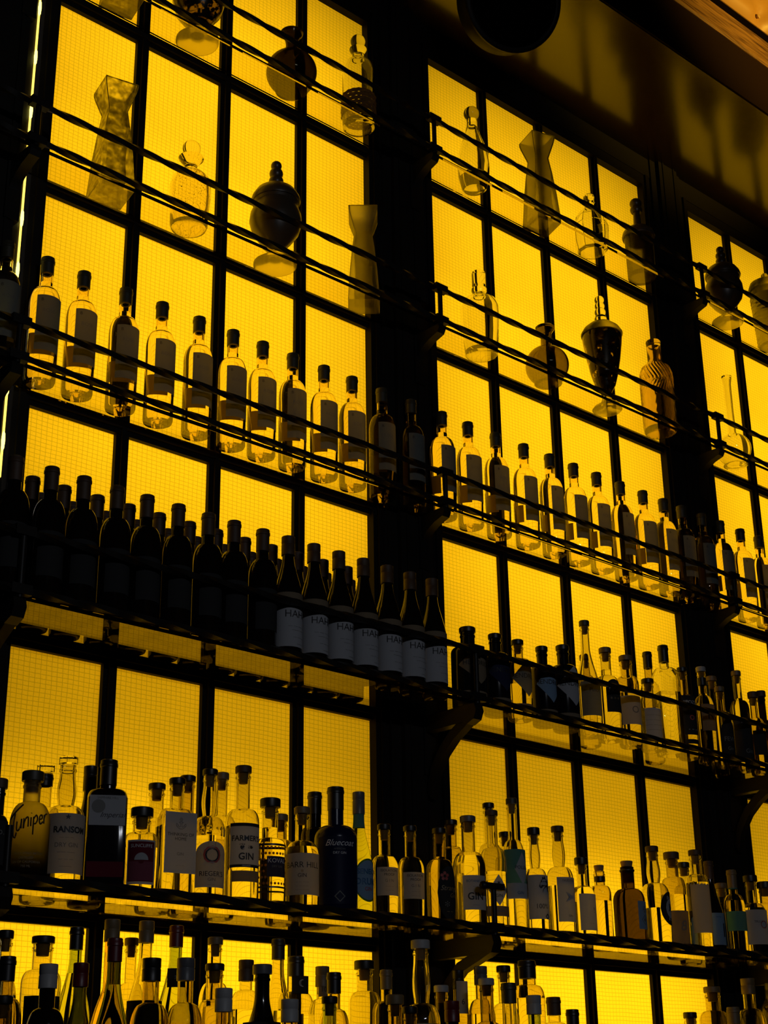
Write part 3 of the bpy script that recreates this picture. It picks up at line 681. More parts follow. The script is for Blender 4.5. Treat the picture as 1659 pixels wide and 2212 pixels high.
# --- fifth shelf: the spirits with readable labels
def wl(z0, z1, wd, pm, txs, shp='rect', dx=0, nm='label'): return (nm, z0, z1, wd, pm, shp, txs, dx)
D5 = {
 'dark0': ('dark bottle with brown stopper cut by the left edge, fifth shelf', 'round', 'big', CAPBRN, None, BLACKG, [wl(.2, .6, 2, PDARK, [('Co.', .5, .09, INKL)])], (), -20),
 'juniper': ('frosted round-shouldered bottle with black handwritten lettering', 'jun', 'big', CAPOLV, None, FROST, [], (), -34),
 'bkglass': ('bottle with clear glass stopper and black neck band behind the frosted bottle', 'round', 'glass', CAPBLK, .5, SPIRIT, [], ((.84, .925, CAPBLK),), 0),
 'ransom': ('clear bottle with glass stopper and worn white label beside the frosted bottle', 'long', 'glass', CAPBLK, .42, SPIRIT, [wl(.13, .56, 2.6, PCREAM, [('★', .53, .05, INK), ('RANSOM', .44, .062, INK, {'bold': .0006, 'dx': .15}), ('— — —', .385, .03, INKL), ('DRY GIN', .33, .045, INKL), ('—— ——', .28, .03, INKL), ('— — —', .23, .03, INKL), ('———', .18, .03, INKL)])], (), -22),
 'bkdark': ('black capped bottle behind the square black one, fifth shelf', 'burg', 'screw', CAPBLK, None, DARKB, [], (), 0),
 'boxdark': ('square black bottle with white portrait label and red stripe', 'square', 'foil', CAPBLK, None, BLACKG, [wl(.50, .72, 1.8, PWHITE, [('SAPPHIRE HILL', .70, .024, INKL), ('●', .63, .13, INKL, {'dx': -.45}), ('Imperial', .575, .055, INK, {'slant': .4, 'dx': .25})], nm='label'), wl(.13, .24, 1.8, PMAROON, [], nm='stripe')], (), -30),
 'suncliffe': ('short bottle with maroon sunset picture label and wide black stopper', 'short', 'big', CAPBLK, .62, SPIRIT, [wl(.14, .62, 1.75, PWHITE, [], nm='label'), wl(.17, .60, 1.58, PMAROON, [('SUNCLIFFE', .552, .052, INKW)], nm='picture')], (), -30),
 'bk2': ('stoppered bottle behind the maroon picture label, fifth shelf', 'round', 'tstop', CAPBLK, .6, SPIRIT, [], (), 0),
 'anchor': ('square bottle with tall plain label and small anchor mark', 'square', 'tstop', CAPBLK, .64, SPIRIT, [wl(.22, .705, 1.86, PWHITE, [('⚓', .61, .09, INKL), ('THINKING OF', .525, .036, INK), ('HOME', .49, .036, INK), ('GIN', .37, .034, INKL), ('— — —', .28, .02, INKL)])], (), -13),
 'bk3': ('black stoppered bottle behind the anchor label bottle', 'round', 'tstop', CAPBLK, .5, SPIRIT2, [], (), 0),
 'rieger': ('fluted clear bottle with arched cream label and ring emblem', 'long', 'tstop', CAPBLK, .52, SPIRIT, [wl(.12, .45, 2.2, PCREAM, [('O', .345, .19, PINKF, {'bold': -.0006}), ('O', .345, .15, INK, {'bold': -.0004}), ("RIEGER'S", .215, .050, INK), ('GIN', .175, .034, INKL), ('— —', .14, .025, INKL)], 'arch')], (), -22),
 'bk4': ('cork stoppered bottle behind the fluted bottle', 'round', 'wood', CAPTAN, .6, SPIRIT, [], (), 0),
 'farmer': ('tall clear bottle with black and white botanical label reading gin', 'taper', 'wood', CAPBRN, .60, SPIRIT, [wl(.285, .565, 2.1, PWHITE, [("FARMER'S", .47, .052, INK, {'bold': .0004}), ('❦ ❧', .415, .055, INK), ('GIN', .345, .065, INK, {'bold': .0005})]), wl(.555, .578, 2.1, PDARK, [], nm='band'), wl(.272, .292, 2.1, PDARK, [('ORGANIC', .282, .014, INKW)], nm='band'), wl(.175, .25, 1.8, PTAN, [('SMALL BATCH', .22, .018, INKL)], nm='lower_label')], (), -22),
 'koval': ('clear bottle with dotted pattern band and small navy label', 'kov', 'big', CAPBLK, .80, SPIRIT, [wl(.29, .47, 1.35, PNAVY, [('KOVAL', .43, .055, INKW), ('DRY GIN', .38, .026, INKL)], dx=.15)], ((.562, .582, CAPBLK), (.195, .210, CAPBLK)), -18),
 'bk5': ('cork topped bottle behind the dotted pattern bottle', 'short', 'wood', CAPTAN, .6, SPIRIT2, [], (), 0),
 'barr': ('round-shouldered bottle with cork and large cream label with serif name', 'round', 'wood', CAPTAN, .66, SPIRIT, [wl(.17, .55, 3.1, PCREAM, [('BARR HILL', .44, .076, INK, {'dx': .05}), ('❋', .385, .04, INKG), ('GIN', .345, .050, INK), ('— — — —', .285, .026, INKL), ('— — — —', .25, .026, INKL), ('— — — —', .215, .026, INKL)])], (), -38),
 'bk6': ('black foil topped bottle behind the cream label bottle, fifth shelf', 'taper', 'foil', CAPBLK, None, DARKB, [], (), 0),
 'blue': ('big deep blue bottle with white script lettering', 'blu', 'foil', CAPBLK, None, BLUEG, [wl(.10, .60, 2.2, mat('blue glaze', (.004, .006, .030), .5, spec=.1), [('Bluecoat', .55, .066, INKW, {'slant': .45}), ('AMERICAN', .505, .018, INKL), ('DRY GIN', .475, .026, INKW), ('◇', .15, .09, INKL)])], (), -30),
 'seneca': ('sloped green bottle with pale blue oval label and hand lettering', 'burg', 'screw', CAPGRY, .78, GREENG, [wl(.15, .475, 2.3, PGREEN, [], 'oval', .45, 'label_border'), wl(.165, .46, 2.15, PBLUE, [('SENECA', .375, .055, INKB, {'bold': .0004}), ('DRUMS', .30, .068, INKB, {'bold': .0005}), ('GIN', .245, .042, PINKF)], 'oval', .45)], ((.72, .86, PTEAL),), -25),
 'iso1': ('clear bottle with plain white label, right of the green oval-label bottle', 'round', 'tstop', CAPBLK, .70, SPIRIT, [wl(.27, .55, 1.9, PCREAM, [('ISOLATION', .515, .036, INK), ('PROOF', .475, .036, INK), ('G I N', .415, .042, INKL), ('— — —', .36, .025, INKL), ('— — —', .32, .025, INKL)])], (), -22),
 'iso2': ('clear bottle with plain white label in front of the pillar foot, fifth shelf', 'round', 'tstop', CAPBLK, .68, SPIRIT, [wl(.26, .52, 1.9, PCREAM, [('ISOLATION', .485, .036, INK), ('PROOF', .445, .036, INK), ('G I N', .385, .042, INKL), ('— — —', .33, .025, INKL), ('— — —', .29, .025, INKL)])], (), -22),
 'strange': ('bottle with black oval label painted with flowers', 'round', 'tstop', CAPBLK, .75, SPIRIT2, [wl(.08, .60, 1.75, PDARK, [('✿', .50, .12, PINKF, {'dx': -.35}), ('Strange', .385, .070, INKG, {'slant': .3, 'dx': .05}), ('Gin', .315, .060, INKG, {'slant': .3, 'dx': .3}), ('✻', .23, .08, INKL, {'dx': -.2}), ('~ ~', .16, .05, INKG)], 'oval', .15)], (), -15),
 'bk7': ('bottle with dark octagonal stopper behind the flower label', 'short', 'tstop', CAPBLK, .6, SPIRIT2, [], (), 0),
 'gin': ('faceted dome-shouldered bottle with square white label reading gin', 'round', 'wood', CAPGRY, .68, SPIRIT, [wl(.18, .47, 1.6, PWHITE, [('BOTANICAL', .42, .030, INKB), ('— —', .375, .025, INKL), ('GIN', .29, .085, INK, {'bold': .0005}), ('——', .22, .03, INKB)])], (), -25),
 'breck': ('bottle with pointed white shield label beside the iron post', 'taper', 'tstop', CAPBRN, .52, SPIRIT, [wl(.22, .47, 1.6, PWHITE, [('✶', .40, .05, INK), ('BRECKENRIDGE', .345, .025, INK), ('GIN', .30, .035, INK)], 'diamond'), wl(.14, .22, 2.2, PTAN, [('ORIGIN', .18, .025, INKB)], nm='lower_label')], (), -25),
 'bk8': ('tall black stoppered bottle behind the shield label bottle', 'taper', 'tstop', CAPBLK, .5, SPIRIT, [], (), 0),
 'pollen': ('tall clear bottle with green label and pale diamond, long straight neck', 'round', 'wood', CAPOLV, .50, SPIRIT, [wl(.28, .62, 2.9, PTEAL, []), ('diamond_label', .36, .60, 1.5, PWHITE, 'diamond', [('POLLEN', .49, .034, INK)], .3), wl(.27, .38, 2.9, PWHITE, [('GIN', .31, .03, INKB)], nm='lower_label')], (), -20),
 'hundred': ('clear bottle with white label showing a dark figure and number', 'long', 'big', CAPBLK, .40, SPIRIT, [wl(.17, .56, 2.5, PWHITE, [('♞', .46, .19, INK, {'dx': .35}), ('100%', .28, .060, INK), ('◆', .19, .06, INK, {'dx': .5})])], (), -20),
 'bird': ('clear bottle with white label showing a flying bird', 'long', 'wood', CAPBRN, .50, SPIRIT, [wl(.16, .54, 1.9, PWHITE, [('NUESTRA', .51, .030, INKL), ('➤', .37, .12, INK, {'dx': .1}), ('GIN', .21, .026, INKL)], dx=.2)], (), -20),
 'plain': ('clear bottle with dark ring stopper and plain white label, fifth shelf', 'round', 'big', CAPBLK, .70, SPIRIT, [wl(.14, .56, 2.0, PWHITE, [('— —', .50, .03, INKL), ('!', .37, .09, INK, {'dx': .3}), ('— —', .22, .03, INKL)], dx=.15)], (), -20),
 'flask': ('low flat flask with cork and black collar between plain label and brown bottle', 'short', 'cork', CAPBLK, .6, SPIRIT2, [], ((.80, .86, CAPBLK),), -10),
 'amber': ('brown apothecary bottle with cork and engraved blue label', 'round', 'cork', CAPBLK, .8, AMBERG, [wl(.20, .52, 1.1, PBLUE, [('✠', .42, .12, INKL), ('◈', .30, .12, INKL)], dx=.55)], ((.885, .90, CAPBLK),), -20),
 'five': ('clear bottle with round black and white ring label', 'long', 'wood', CAPBRN, .42, SPIRIT, [wl(.23, .55, 1.9, PDARK, [('FIVE', .49, .055, INKW, {'arc': 8}), ('& 20', .29, .04, INKW)], 'oval', .6), wl(.30, .48, 1.0, PWHITE, [('♜', .39, .10, INK)], 'oval', .6, 'inner_label')], (), -15),
 'ragged': ('bottle with ragged edged stopper and figure-of-eight line label', 'short', 'big', CAPBRN, .62, SPIRIT2, [wl(.10, .42, 2.0, PTAN, [('8', .27, .14, INKL, {'slant': .2})])], (), -20),
 'bk9': ('small dark cork standing behind the cream blank label', 'short', 'wood', CAPBLK, .5, SPIRIT, [], (), 0),
 'cream': ('dome-shouldered bottle with tall blank cream label', 'short', 'wood', CAPBRN, .72, SPIRIT, [wl(.20, .66, 2.4, PCREAM, [('·', .40, .06, INKL, {'dx': .5})], 'ragged')], (), -25),
 'darkr': ('black sloped bottle with pale blue capital letter label', 'burg', 'foil', CAPBRN, None, DARKB, [wl(.14, .46, 2.4, PBLUE, [('I', .28, .20, INK, {'dx': .5}), ('~~', .42, .05, INKB)])], (), -25),
 'teal': ('slim bottle with teal band label near the right edge', 'round', 'foil', CAPTAN, .65, SPIRIT2, [wl(.30, .52, 3.1, PTEAL, [])], ((.78, .86, PTEAL),), -20),
 'bk10': ('cork topped bottle behind the teal band bottle', 'short', 'wood', CAPTAN, .5, SPIRIT, [], (), 0),
 'redl': ('bottle with white label and red spot at the right edge, fifth shelf', 'round', 'big', CAPBLK, .66, SPIRIT, [wl(.18, .58, 2.6, PWHITE, [('TRULY', .44, .035, INK, {'dx': -.2}), ('●', .40, .12, PINKF, {'dx': .25})])], (), -25),
 'bk11': ('wide black capped bottle at the far right end of the fifth shelf', 'short', 'big', CAPBLK, .6, SPIRIT2, [], (), 0),
 'bk12': ('short dark capped bottle behind the tall green label bottle', 'short', 'tstop', CAPBLK, .6, SPIRIT, [], (), 0),
}
fl_rib = lambda a, z: .0011 * math.cos(14 * a) if .10 < z < .17 else 0
for (k, x, y, H, R) in S5:
    lb, shp, cp, cm, fl, m, labs, bands, yw = D5[k]
    root, kids = bottle('gin_bottle' if k not in ('bkglass',) else 'gin_bottle', lb, (x, y, ZS5), H, R, shp, cp, cm, math.radians(yw), fl, m, labs, 'gin bottles on the fifth shelf', bands=bands,
                  dy=.72 if k in ('boxdark', 'anchor') else 1, rib=fl_rib if k == 'rieger' else None)
    if k == 'juniper':       # handwriting in brush strokes
        def stroke(pts, w=.0016):
            n = []; P = pts
            for i in range(len(P) - 1):      # catmull-rom
                p0, p1, p2, p3 = P[max(i - 1, 0)], P[i], P[i + 1], P[min(i + 2, len(P) - 1)]
                for s in range(6):
                    t = s / 6
                    n.append(tuple(.5 * ((2 * p1[q]) + (-p0[q] + p2[q]) * t + (2 * p0[q] - 5 * p1[q] + 4 * p2[q] - p3[q]) * t * t + (-p0[q] + 3 * p1[q] - 3 * p2[q] + p3[q]) * t ** 3) for q in (0, 1)))
            n.append(P[-1]); rr = R + .0006
            return [(rr * math.sin(u / rr), -rr * math.cos(u / rr), v) for u, v in n]
        sh = lambda pts, du=0: [(u * .0100 + du, .128 + v * .0135 + u * .0022) for u, v in pts]
        ink = MB()
        for st in ([(-4.6, 1.2), (-3.0, 1.8), (-1.2, 2.6)], [(-3.0, 1.7), (-3.3, 0), (-3.2, -1.5), (-2.7, -2.0), (-2.4, -1.3)],
                   [(-2.4, .3), (-2.4, -.8), (-2.0, -1.1), (-1.5, -.5), (-1.4, .5), (-1.4, -.9)], [(-.9, .5), (-.9, -1.0), (-.8, -.1), (-.4, .5), (-.05, .4), (0, -.9)],
                   [(.5, .4), (.5, -.9)], [(.5, 1.0), (.55, 1.05)], [(1.0, .4), (1.0, -2.2)], [(1.0, .1), (1.5, .6), (1.8, 0), (1.5, -.6), (1.0, -.6)],
                   [(2.2, -.1), (2.8, 0), (2.7, .5), (2.3, .4), (2.2, -.3), (2.5, -.8), (3.0, -.5)], [(3.3, .5), (3.3, -.8)], [(3.3, 0), (3.6, .5), (4.0, .6)]):
            ink.tube(stroke(sh(st)), .0016, 6)
        ink.build('lettering', INK, root, 60)
        for q, (t, zz) in enumerate((('A TRULY SMALL BATCH', .30), ('DISTILLED', .26), ('GIN OF CALIFORNIA', .22), ('750 ML', .18))):
            me = text_mesh(t, .0065, R + .0008, zz * H * .9); me.materials.append(INKL); place('lettering', me, root)
    if k == 'suncliffe':     # half sun and its reflection on the picture label
        pic = kids[1][0]; pic = [c for c, s_ in kids if c.name.startswith('picture')][0]
        pm = MB(); n = 20; Rr = R + .0024
        for (sg, rx, cz) in ((1, .0150, .40 * H), (-1, .0060, .392 * H)):
            vs = [(0, cz)] + [(rx * math.cos(PI * i / n), cz + sg * rx * math.sin(PI * i / n)) for i in range(n + 1)]
            V = [(Rr * math.sin(u / Rr), -Rr * math.cos(u / Rr), v) for u, v in vs]
            f = [(0, i, i + 1) for i in range(1, n + 1)]
            MB().add(V, f if sg > 0 else [a[::-1] for a in f]).build('sun', PWHITE if sg > 0 else PMAROON, pic, 60)
        lo = patch(R, .18 * H, .385 * H, 1.5 * R, off=.0016); lo.build('lower_field', PPINK, pic, 60)
    if k == 'koval':         # ring dots of the pattern band
        pm = MB()
        for j in range(7):
            for i in range(13):
                zc = (.235 + .052 * j) * H; u = (i - 6 + (j % 2) * .5) * .0088
                if abs(u) > R * 1.7 or (.28 < zc / H < .48 and -.5 * R < u < .85 * R): continue
                rr = R + .0007; c = [(u, zc)] + [(u + .0031 * math.cos(a * PI / 4), zc + .0031 * math.sin(a * PI / 4)) for a in range(8)]
                pm.add([(rr * math.sin(a / rr), -rr * math.cos(a / rr), b) for a, b in c], [(0, a, a % 8 + 1) for a in range(1, 9)])
        pm.build('dot_pattern', papermat('bronze print', (.30, .14, .04), .7), root, 60)

# --- lowest row on the stepped counter
D6 = {
 'c1': ('cork topped clear bottle at the left edge of the lowest row', 'round', 'wood', CAPBLK, .6, SPIRIT, []),
 'c2': ('black capsuled bottle in front at the left edge, lowest row', 'bord', 'foil', CAPBLK, .55, AGED, []),
 'c3': ('wide-shouldered clear bottle with black stopper and leaf-cut dark label', 'short', 'tstop', CAPBLK, .5, SPIRIT, [wl(.28, .58, 2.1, PDARK, [('⁂', .45, .1, INKG)])]),
 'c4': ('dark round bottle with white screw cap in the lowest row', 'round', 'screw', CAPWHT, None, DARKB, []),
 'c5': ('small black stoppered bottle lowest at the left edge', 'round', 'tstop', CAPBLK, .6, AGED, []),
 'c6': ('green sloped wine bottle with black capsule, left part of the lowest row', 'burg', 'foil', CAPBLK, .70, GREENG, []),
 'c7': ('green sloped bottle with dark red screw cap, in front', 'burg', 'screw', CAPRED, .55, GREEND, []),
 'c8': ('orange glowing globe bottle with tan capsule in the lowest row', 'globe', 'screw', CAPTAN, .8, ORANGEG, []),
 'c9': ('dark green sloped bottle with tall dark red capsule', 'burg', 'foil', CAPRED, .75, GREEND, [wl(.18, .45, 3.2, PWHITE, [])]),
 'c10': ('short cork bottle behind the red capsuled one, lowest row', 'round', 'wood', CAPTAN, .5, SPIRIT, []),
 'c11': ('clear wide-bodied bottle with ribbed tan screw cap', 'burg', 'screw', CAPTAN, .45, SPIRIT, [wl(.2, .5, 2.6, PDARK, [])]),
 'c12': ('clear bottle with big black printed cap in the lowest row', 'round', 'screw', CAPBLK, .5, AGED, []),
 'c13': ('olive sloped bottle with red capsule and small print', 'burg', 'foil', CAPRED, .72, GREENG, [wl(.60, .72, 1.2, PDARK, [('❃', .66, .06, INKL)])]),
 'c15': ('round-shouldered bottle with grey ribbed screw cap, lowest row', 'round', 'screw', CAPGRY, .55, AGED, []),
 'c16': ('cork bottle with patterned neck paper beside a dark neck, lowest row', 'round', 'wood', CAPTAN, .55, SPIRIT, []),
 'c18': ('clear bottle with black stopper and neck tag, lowest row', 'short', 'tstop', CAPBLK, .5, SPIRIT2, []),
 'c19': ('white capped bottle with white neck wrap in the nearest row', 'bord', 'screw', CAPWHT, .5, AGED, []),
 'c20': ('clear bottle with dark brown screw cap left of the black cone neck', 'bord', 'screw', CAPBRN, .6, SPIRIT, []),
 'c21': ('black cone-shaped bottle with grey stopper and large letters', 'hahn', 'big', CAPGRY, None, BLACKG, [wl(.36, .63, 3.4, PDARK, [('GVVM', .575, .10, INKW)])]),
 'c22': ('clear cone-necked bottle with grey printed capsule, lowest row', 'burg', 'foil', CAPOLV, .50, SPIRIT, []),
 'c24': ('bottle with long black sleeve and moon emblem, lowest row', 'taper', 'foil', CAPBLK, .55, SPIRIT, [wl(.70, .84, 1.1, PDARK, [('☾', .78, .08, INKW)])]),
 'c25': ('white sealed neck with black cap in the nearest row, lowest', 'bord', 'screw', CAPWHT, .5, AGED, []),
 'c26': ('bottle with tan cap and tan paper neck label, lowest row', 'round', 'screw', CAPTAN, .5, SPIRIT, [('neck_label', .74, .92, 1.0, PTAN, 'rect', [('100', .80, .06, INK)])]),
 'c27': ('bottle with tall plain black capsule, left of the pillar foot', 'bord', 'foil', CAPBLK, .5, SPIRIT2, []),
 'c28': ('olive bottle with short black cap in the nearest row', 'bord', 'tstop', CAPBLK, .6, GREENG, []),
 'c29': ('faceted bottle with wide dark stopper and black neck tag', 'short', 'big', CAPBLK, .5, SPIRIT, []),
 'c30': ('slim bottle with tan wax neck against the pillar', 'taper', 'foil', CAPTAN, .7, SPIRIT2, []),
 'c31': ('low bottle with pale plastic stopper in the nearest row', 'round', 'big', CAPTAN, .6, AGED, []),
 'c32': ('tall long-necked round clear bottle with white stopper, in front of the pillar', 'long', 'big', CAPWHT, .50, CLEAR, [wl(.25, .53, 2.4, PCREAM, [('HIC', .50, .05, INK, {'dx': .4})])]),
 'c33': ('black capped bottle with lettered label at the bottom, right of the pillar foot', 'round', 'tstop', CAPBLK, .5, AGED, []),
 'c34': ('cream topped short bottle behind the dark red cap', 'short', 'wood', CAPWHT, .5, SPIRIT2, []),
 'c35': ('bottle with cream neck label bearing the number six', 'round', 'screw', CAPBLK, .5, SPIRIT2, [('neck_label', .62, .90, 1.2, PCREAM, 'rect', [('6', .72, .07, INK)])]),
 'c36': ('dark red capped bottle in the nearest row', 'bord', 'screw', CAPRED, .5, DARKB, []),
 'c38': ('dark glass bottle with black foil cap near the iron brace', 'round', 'screw', CAPGRY, .6, SPIRIT2, []),
 'c39': ('bottle with pale cork and white paper sleeve, lowest row', 'round', 'wood', CAPWHT, .6, AGED, []),
 'c40': ('clear bottle with grey cork inside its long neck', 'round', 'wood', CAPBLK, .5, SPIRIT, []),
 'c41': ('bottle with olive ribbed capsule over a clear shoulder, nearest row', 'bord', 'foil', CAPOLV, .5, SPIRIT, []),
 'c42': ('wide amber-lit bottle with tall black capsule and grey top', 'short', 'foil', CAPBLK, .7, SPIRIT2, []),
 'c43': ('bottle with white and black banded screw cap, lowest row', 'round', 'screw', CAPWHT, .5, GREENG, []),
 'c44': ('round-shouldered clear bottle with dark brown capsule at bottom right', 'round', 'foil', CAPBRN, .55, SPIRIT, []),
 'c45': ('black capsule alone at the bottom edge right of the round clear bottle', 'bord', 'foil', CAPBLK, .5, SPIRIT2, []),
 'c46': ('small dark cork just showing at the bottom right window', 'round', 'wood', CAPBLK, .5, SPIRIT, []),
 'c47': ('wide clear bottle in front of the right window bar, bottom right', 'short', 'wood', CAPTAN, .5, SPIRIT2, []),
 'c48': ('small tan necked bottle at the bottom right edge', 'round', 'foil', CAPTAN, .5, SPIRIT2, []),
 'c49': ('clear round bottle in front of the right pillar, bottom right', 'round', 'screw', CAPTAN, .5, SPIRIT, []),
 'c50': ('bottle with white banded label cut by the right edge, bottom right', 'short', 'screw', CAPBLK, .6, SPIRIT2, [wl(.4, .6, 2.4, PWHITE, [])]),
}
TZ = {1: -2.7195, 2: -2.7995, 3: -2.8795}
for (k, t, x, y, H, R) in S6:
    lb, shp, cp, cm, fl, m, labs = D6[k]
    bottle('liquor_bottle', lb, (x, y, TZ[t]), H, R, shp, cp, cm, math.radians(random.uniform(-35, -10)), fl, m, labs, 'bottles on the stepped counter', foilh=.045)

# ------------------------------------------------------------------ decorative glass on the two top shelves
Z1, Z2 = .0160, -.5890
def squarevase(label, loc, yaw, m, group='square flared vases', s=1.0, sz=.86):
    t = thing('square_vase', label, 'vase', loc, yaw, group)
    P = [(.056, 0), (.058, .004), (.050, .12), (.040, .22), (.033, .275), (.032, .285), (.050, .345), (.054, .362), (.0545, .375), (.053, .378)]
    o = [(r * s, z * s, .92) for r, z in P]
    ins = [((r - .005) * s, z * s, .9) for r, z in P[3:]]
    prof = [(0, 0, .9)] + o + [(ins[-1][0], o[-1][1] - .0005, .9)] + ins[::-1][1:] + [(.030 * s, .10 * s, .9), (.036 * s, .03 * s, .9), (0, .028 * s, .9)]
    prof = [(p[0] * 1.17, p[1]) for p in prof]
    MB().lathe(prof, 4).build('vase_body', m, t, 20); t.scale = (1, 1, sz)
    return t
def rock(name, c, a, b, rough):
    m = bpy.data.materials.new(name); m.use_nodes = True; nt = m.node_tree; nt.nodes.clear()
    o = N(m, 'ShaderNodeOutputMaterial'); g = N(m, 'ShaderNodeBsdfGlass'); g.inputs['IOR'].default_value = 1.3; g.inputs['Roughness'].default_value = rough
    r = N(m, 'ShaderNodeValToRGB'); r.color_ramp.elements[0].color = (*a, 1); r.color_ramp.elements[1].color = (*b, 1)
    r.color_ramp.elements[0].position = .3; r.color_ramp.elements[1].position = .75
    L(m, noise_fac(m, 55, .25, .75, 10), r.inputs[0]); L(m, r.outputs[0], g.inputs[0]); L(m, g.outputs[0], o.inputs[0])
    return m
ROCK = rock('mottled cast glass', 0, (.48, .47, .34), (.90, .90, .80), .22)
squarevase('square flared mottled vase on the second shelf, far left', (-.115, -.070, Z2), math.radians(-12), ROCK)
squarevase('square flared vase at the top left corner, only its base showing', (-.115, -.070, Z1), math.radians(-12), ROCK)
squarevase('dark turned square vase beside the pillar on the second shelf', (.750, -.070, Z2), math.radians(-42), VASE3, s=.95, sz=.87)
squarevase('dark smoky square vase on the topmost shelf, middle window', (1.565, -.066, Z1), math.radians(-18), SMOKE, sz=.92)

def lathed(name, label, cat, loc, prof, m, inner=None, group=None, part='body', rib=None, seg=48, parts=()):
    t = thing(name, label, cat, loc, 0, group)
    mb = MB().lathe(prof, seg, rib=rib)
    if inner: mb.lathe(inner, seg, flip=True)
    mb.build(part, m, t, 40)
    for (pn, pp, pm, *pi) in parts:
        q = MB().lathe(pp, seg)
        q.build(pn, pm, t, 40)
    return t
def shrink(prof, wl=.004, zb=.01, zt=None):
    zb = min(zb, .009)
    zt = zt or 9
    p = [(max(.003, r - wl), z) for r, z in prof if r > .001 and zb < z < zt]
    return [(0, p[0][1])] + p + [(0, p[-1][1])]
def circ(r, zc, a0, a1, n=10, r0=0): return [(r0 + r * math.cos(math.radians(a0 + (a1 - a0) * i / n)), zc + r * math.sin(math.radians(a0 + (a1 - a0) * i / n))) for i in range(n + 1)]
# decanter with ball stopper and seeded base
DB = [(0, .004), (.036, .0), (.046, .004), (.050, .014), (.051, .05), (.0545, .10), (.0548, .135), (.050, .160), (.038, .176), (.022, .184), (.0175, .190), (.017, .205), (.024, .216), (.033, .228), (.034, .232), (.030, .234), (0, .234)]
SEED = speckled('seeded glass', (.97, .95, .85), (.05, .03, .01), 210, .66, .70, .02)
DI = shrink(DB, .004, .012, .20)
lathed('decanter', 'ball stoppered decanter with dark seed bubbles, second shelf in the left window', 'decanter', (.128, -.072, Z2), DB, SEED, DI, 'stoppered decanters',
       parts=[('ball_stopper', [(0, .2345), (.012, .236)] + circ(.0245, .266, -62, 90, 14)[:-1] + [(0, .2905)], CLEAR)])
D2 = [(0, .004), (.040, 0), (.048, .006), (.050, .02), (.050, .215), (.046, .240), (.034, .256), (.020, .264), (.0175, .272), (.018, .285), (.026, .300), (.027, .306), (.022, .308), (0, .308)]
lathed('decanter', 'tall ball stoppered decanter with woven ring, topmost shelf by the pillar', 'decanter', (.735, -.072, Z1), D2, CLEAR, shrink(D2, .004, .03, .29), 'stoppered decanters',
       parts=[('ball_stopper', [(0, .3085), (.012, .310)] + circ(.0235, .338, -62, 90, 14)[:-1] + [(0, .3615)], CLEAR)])
bk = MB()
for k in range(5): bk.lathe([(.0504, .042 + .015 * k), (.0530, .045 + .015 * k), (.0538, .0495 + .015 * k), (.0530, .054 + .015 * k), (.0504, .057 + .015 * k)], 48, rib=lambda a, z, k=k: .0014 * math.cos(30 * a + k * PI))
bk.build('woven_band', papermat('brown woven band', (.20, .12, .05), .6), [o for o in COL.objects if o.get('label', '').startswith('tall ball')][0], 60)
# teardrop flask
TF = [(0, .010), (.024, .004), (.034, .002), (.040, .008), (.050, .05), (.053, .09), (.050, .13), (.040, .175), (.026, .220), (.018, .255), (.0165, .275), (.0175, .283), (0, .283)]
lathed('decanter', 'teardrop decanter with round stopper, topmost shelf in the middle window', 'decanter', (1.235, -.072, Z1), TF, CLEAR, shrink(TF, .0035, .02, .275), 'stoppered decanters',
       parts=[('ball_stopper', [(0, .2835), (.013, .285)] + circ(.026, .312, -60, 90, 14)[:-1] + [(0, .339)], SMOKE2)])
# cylinder stopper decanter
CD = [(0, .006), (.040, 0), (.050, .006), (.052, .02), (.056, .08), (.060, .15), (.060, .185), (.052, .212), (.034, .226), (.020, .230), (.0195, .245), (.024, .252), (.024, .262), (0, .262)]
lathed('decanter', 'decanter with cylindrical glass stopper, second shelf in the middle window', 'decanter', (1.232, -.076, Z2), CD, CLEAR, shrink(CD, .004, .02, .25), 'stoppered decanters',
       parts=[('cylinder_stopper', [(0, .2625), (.014, .2625), (.015, .270), (.0215, .276), (.022, .326), (.020, .331), (0, .331)], CLEAR)])
# round flasks
RF = [(0, .004), (.030, .002), (.045, .008)] + circ(.0705, .073, -65, 72, 16) + [(.018, .146), (.0165, .175), (.020, .196), (.030, .212), (.032, .219), (.029, .222), (0, .220)]
RFd = glassmat('dark smoky flask glass', (.32, .29, .20), .06, 1.3)
RFm = glassmat('olive flask glass', (.60, .56, .40), .05, 1.35)
lathed('round_flask', 'dark round-bodied flask vase on the topmost shelf, left window', 'vase', (.470, -.074, Z1), [(r * 1.06, z * 1.12) for r, z in RF], RFd, shrink([(r * 1.06, z * 1.12) for r, z in RF], .004, .02, .24), 'round flask vases')
lathed('round_flask', 'olive round-bodied flask vase on the second shelf, middle window', 'vase', (1.54, -.074, Z2), [(r, z * 1.06) for r, z in RF], RFm, shrink([(r, z * 1.06) for r, z in RF], .004, .02, .225), 'round flask vases')
